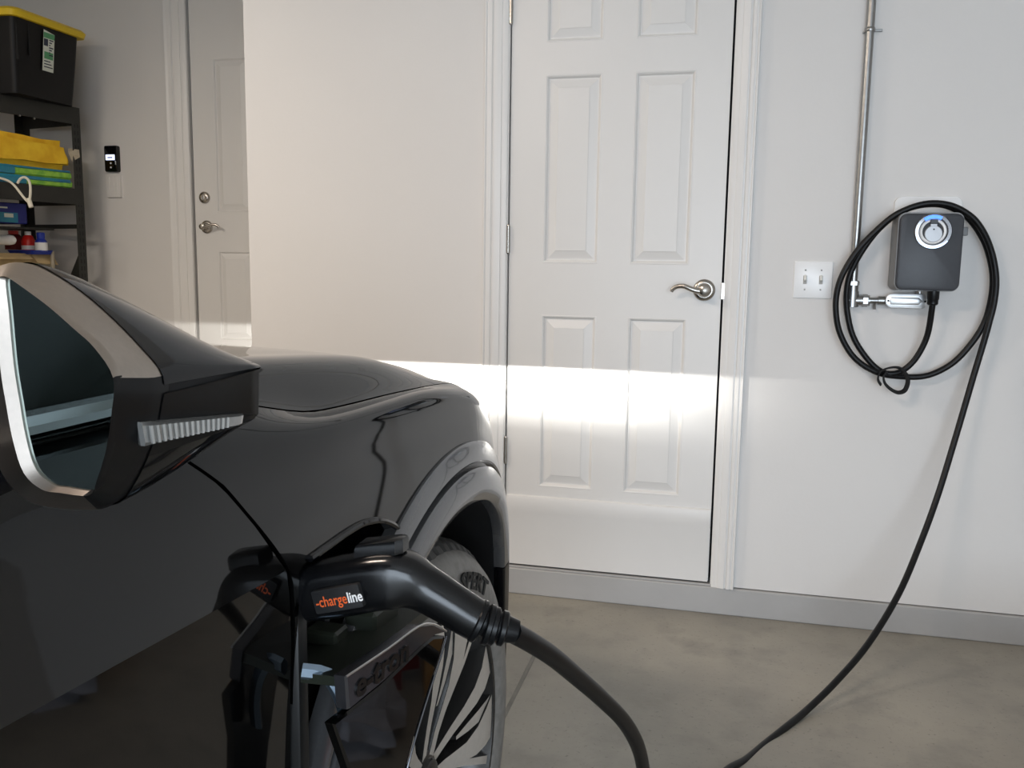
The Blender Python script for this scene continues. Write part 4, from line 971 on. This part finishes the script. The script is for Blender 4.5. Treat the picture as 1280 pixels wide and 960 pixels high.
# tote
t = empty('storage_tote', (-3.42, 3.95, 1.943), label='black storage tote with yellow lid and green label on the top shelf', cat='tote')
def trect(x0, y0, x1, y1, r, z): return [Vector((x, y, z)) for x, y in rrect(x0, y0, x1, y1, r, 4)]
mb = MB(); mb.loft([trect(-.56, -.20, .0, .20, .03, 0), trect(-.575, -.215, .018, .215, .03, .20), trect(-.585, -.225, .030, .228, .03, .365)], cap0=True, cap1=True); tb = mb.build('tote_body', M['tote'], t, 40)
mb = MB(); mb.box((.012, -.205, .15), (.026, -.19, .34), .003, 1); mb.box((.020, -.13, .19), (.030, -.122, .355), .002, 1); mb.build('rib', M['tote'], tb)
mb = MB(); mb.loft([trect(-.61, -.250, .050, .262, .04, .352), trect(-.612, -.254, .056, .268, .04, .378), trect(-.60, -.242, .044, .256, .04, .392), trect(-.58, -.22, .02, .23, .03, .394)], cap0=True, cap1=True); mb.build('lid', M['lid'], t, 40)
LB = frame((.0288, -.002, .235), (0, 1, 0), (.09, 0, 1), (1, 0, -.09))
mb = MB(); mb.prism([(-.040, -.098), (.034, -.098), (.038, .088), (-.036, .100)], 0, .0008, LB); lb = mb.build('label', M['lab_w'], t, None)
mb = MB(); mb.box((-.036, .062, .0008), (.037, .088, .0012), 0, 1, LB); mb.box((-.030, -.038, .0008), (.030, -.004, .0012), 0, 1, LB); mb.build('green_print', M['lab_g'], lb, None)
mb = MB(); mb.box((-.034, .024, .0008), (-.006, .058, .0013), 0, 1, LB)
for q in range(7): mb.box((.002, .052-q*.012, .0008), (.030-.01*(q % 3), .058-q*.012, .0013), 0, 1, LB)
for q in range(3): mb.box((-.030, -.052-q*.014, .0008), (.012+.008*q, -.047-q*.014, .0013), 0, 1, LB)
mb.build('dark_print', M['lab_d'], lb, None)

def lump(name, lo, hi, m, label, cat, group=None, amp=.012, seed=0, bev=.02, rz=0.0, loc=(0, 0, 0), root=None, children=None):
    """soft package: a rounded box with crumpled faces"""
    b2 = bmesh.new(); bmesh.ops.create_cube(b2, size=1.0)
    for v in b2.verts: v.co = Vector([(lo[i]+hi[i])/2+v.co[i]*(hi[i]-lo[i]) for i in range(3)])
    bmesh.ops.bevel(b2, geom=b2.edges[:], offset=bev, segments=2, affect='EDGES'); bmesh.ops.subdivide_edges(b2, edges=b2.edges[:], cuts=3, use_grid_fill=True)
    for v in b2.verts:
        d = noise.noise_vector(v.co*11+Vector((seed, seed*2, 0)))*amp; v.co += Vector((d.x, d.y, d.z if v.co.z > lo[2]+.02 else max(0, d.z)*.2))
    mb = MB(); mb.merge(b2); o = mb.build(name, m, root, 60, label=label, cat=cat, group=group)
    o.location = loc; o.rotation_euler.z = rz; return o
ZS1, ZS2 = 1.512, 1.016
g_ = 'packs stacked on the middle shelf'
y = lump('cloth_pack', (-.34, -.30, 0), (0, .23, .155), M['yel'], 'yellow wrapped pack on top of the green and blue packs', 'pack', None, .016, 3, .03, SA, (-3.505, 3.92, ZS1+.096))
mb = MB(); mb.add([(.0, .215, .10), (.0, .235, .05), (.030, .262, .075), (.026, .262, .115), (-.01, .225, .12)], [(0, 1, 2), (0, 2, 3), (0, 3, 4)]); mb.build('wrapper_tail', M['film'], y, None)
for q, (zz, lb_) in enumerate(((.047, 'green sponge pack with blue wrapper, upper of two under the yellow pack'), (0.0, 'green sponge pack with blue wrapper, lower of two on the middle shelf'))):
    p = lump('sponge_pack', (-.34, -.28, 0), (0, .23, .046), M['green'], lb_, 'pack', None, .006, 5+q, .01, SA, (-3.50, 3.92, ZS1+zz))
    mb = MB(); mb.box((-.335, -.285, .037 if q == 0 else .030), (.006, .215, .048), .005, 2)
    mb.box((-.33, -.29, .004), (.004, -.10+.06*q, .040), .006, 2); mb.build('wrapper', M['teal'], p)
# strap with cream cord hanging over the beam, and tan bag
t = empty('cream_cord', (-3.50, 3.74, 1.53), label='cream cord with looped end hanging over the middle shelf beam', cat='cord')
mb = MB(); pts_ = spline([(-3.5277, 3.72, 1.5342), (-3.4722, 3.72, 1.5183), (-3.4364, 3.72, 1.4948), (-3.3845, 3.72, 1.4367), (-3.3578, 3.72, 1.4173), (-3.3452, 3.72, 1.4635), (-3.3466, 3.72, 1.5096), (-3.3681, 3.72, 1.5328), (-3.3964, 3.72, 1.5292), (-3.4168, 3.72, 1.5063)], 6)
mb.sweep([Vector(p)-Vector((-3.50, 3.74, 1.53)) for p in pts_], .006, 8); mb.build('cord', M['cord'], t)
mb = MB(); e_ = Vector((-3.3532, 3.72, 1.4173))-Vector((-3.50, 3.74, 1.53)); mb.sweep([e_+Vector((-.006, 0, .015)), e_+Vector((.008, 0, -.028))], .011, 8); mb.build('cord_stop', M['cord'], t)
lump('folded_bag', (-.16, -.12, 0), (.03, .10, .05), M['cream'], 'crumpled cream cloth bag lying at the shelf beam, by the cord', 'bag', None, .014, 9, .015, SA, (-3.60, 3.58, ZS1+.002))
tb_ = lump('tan_bag', (-.12, -.12, 0), (.05, .06, .27), M['tan'], 'tan bag at the left frame edge below the middle shelf', 'bag', None, .01, 12, .04, 0, (-3.52, 3.62, 1.29))
# navy box
t = empty('navy_box', (-3.60, 3.90, 1.318), label='navy blue box with teal label under the middle shelf', cat='box', rz=SA)
mb = MB(); mb.box((-.20, -.24, 0), (.0, .06, .105), .004, 1); mb.build('box_body', M['navy'], t, None)
mb = MB(); mb.box((.0, -.20, .005), (.002, .005, .055), 0); lb_ = mb.build('box_label', M['teal'], t, None)
for lo_, hi_ in (((.002, -.16, .020), (.003, -.10, .045)), ((.002, -.07, .030), (.003, -.02, .050)), ((.002, -.11, .075), (.003, -.05, .083))):
    mb = MB(); mb.box(lo_, hi_); mb.build('label_print', M['lab_w'], lb_, None)
# ledge that carries it
mb = MB(); mb.box((-SD, -.75, 1.292), (-.12, -.10, 1.303)); mb.build('half_shelf', M['shelf'], sh, None)

def bottle(name, loc, prof, m, capprof, capm, label, lab=None, group=None):
    o = empty(name, loc, 0, label=label, cat='bottle', group=group)
    mb = MB(); mb.lathe(prof, 20); mb.build('bottle_body', m, o, 40)
    mb = MB(); mb.lathe(capprof, 16); mb.build('cap', capm, o, 40)
    if lab: mb = MB(); mb.lathe(lab[0], 20); mb.build('label_band', lab[1], o, 40)
    return o
bz = 1.165
card = empty('cardboard_box', (-3.6188, 3.95, 1.016), SA, label='open cardboard box holding bottles on the shelf behind the mirror', cat='box')
mb = MB(); mb.box((-.28, -.32, 0), (0, -.312, .15)); mb.box((-.28, .162, 0), (0, .17, .13)); mb.box((-.008, -.32, 0), (0, .17, .15)); mb.box((-.28, -.32, 0), (-.272, .17, .15)); mb.box((-.28, -.32, 0), (0, .17, .006)); mb.box((-.27, -.31, .135), (-.01, .16, .139)); mb.build('carton', M['card'], card, None)
mb = MB(); mb.add([(0, -.32, .15), (0, .02, .15), (.05, .02, .12), (.06, -.32, .12)], [(0, 1, 2, 3)]); mb.add([(0, .04, .15), (0, .17, .15), (.03, .18, .09), (.03, .06, .10)], [(0, 1, 2, 3)]); mb.build('carton_flap', M['card'], card, None)
bottle('blue_bottle', (-3.5666, 4.02, 1.1745), [(0, 0), (.030, 0), (.030, .055), (.022, .066), (.018, .070)], M['bluep'], [(.020, .064), (.021, .10), (.017, .103), (0, .103)], M['bluep'], 'small blue bottle with white label, rightmost on the shelf', ([(.0305, .008), (.0305, .050)], M['white']))
bottle('red_bottle', (-3.6561, 4.03, 1.1822), [(0, 0), (.034, 0), (.034, .05), (.024, .075), (.014, .082)], M['red'], [(.016, .080), (.016, .100), (0, .102)], M['plate'], 'small red bottle with white cap beside the blue bottle', ([(.0345, .004), (.0345, .026)], M['white']))
bottle('dark_red_bottle', (-3.7666, 4.05, 1.1857), [(0, 0), (.045, 0), (.045, .060), (.030, .080), (.02, .084)], M['dred'], [(.024, .082), (.026, .101), (0, .102)], M['red'], 'dark red bottle with red cap behind the white tube')
o = empty('white_tube', (-3.5868, 3.85, 1.2328), 0, label='white tube lying on its side at the carton, left edge', cat='tube')
mb = MB(); mb.sweep([(-.14, 0, 0), (-.02, 0, 0), (.0, 0, 0), (.012, 0, 0)], [.026, .026, .023, .012], 16); mb.build('tube_body', M['plate'], o); mb = MB(); mb.sweep([(-.19, 0, 0), (-.14, 0, 0)], .017, 12); mb.build('tube_cap', M['lid'], o)
o = empty('blue_tray', (-3.608, 4.02, 1.1614), SA, label='shallow blue tray under the red and blue bottles', cat='tray')
mb = MB(); mb.loft([trect(-.13, -.06, .055, .06, .02, 0), trect(-.14, -.07, .065, .07, .02, .022), trect(-.132, -.062, .057, .062, .02, .020), trect(-.125, -.055, .05, .055, .02, .006)], cap0=True, cap1=True); mb.build('tray_body', M['bluep'], o, 40)
lump('paper_sack', (-.10, -.05, 0), (.0, .05, .10), M['cream'], 'small cream paper carton just below the blue tray and bottle', 'carton', None, .002, 2, .003, SA, (-3.5912, 4.06, 1.016))
o = empty('clear_tube', (-3.5527, 4.08, 1.016), 0, label='clear upright tube near the shelf post', cat='tube'); mb = MB(); mb.lathe([(0, 0), (.011, 0), (.011, .165), (.009, .165)], 14); mb.build('tube_body', M['film'], o)

# ------------------------------------------------------------------ things beyond the right edge, seen reflected in the car
t = empty('wooden_bench', (0.90, 1.60, 0), R(-52), label='low wooden bench beyond the right edge, seen reflected in the car', cat='bench')
mb = MB(); mb.box((-.30, -.13, .20), (.60, .13, .26), .004, 1); mb.build('seat', M['wood'], t, None)
for x in (-.26, .55):
    mb = MB(); mb.box((x-.03, -.11, 0), (x+.03, .11, .20), .003, 1); mb.build('leg', M['wood'], t, None)
lump('red_mat', (-.22, -.10, 0), (.48, .10, .165), M['dred'], 'rolled dark red mat under the wooden bench, seen reflected', 'mat', None, .012, 21, .05, R(-52), (0.90, 1.60, 0))
lump('grey_bag', (-.13, -.11, 0), (.13, .11, .17), M['greyfab'], 'grey cloth bag on the floor beyond the right edge, seen reflected', 'bag', None, .03, 25, .06, .4, (.625, 1.46, 0))
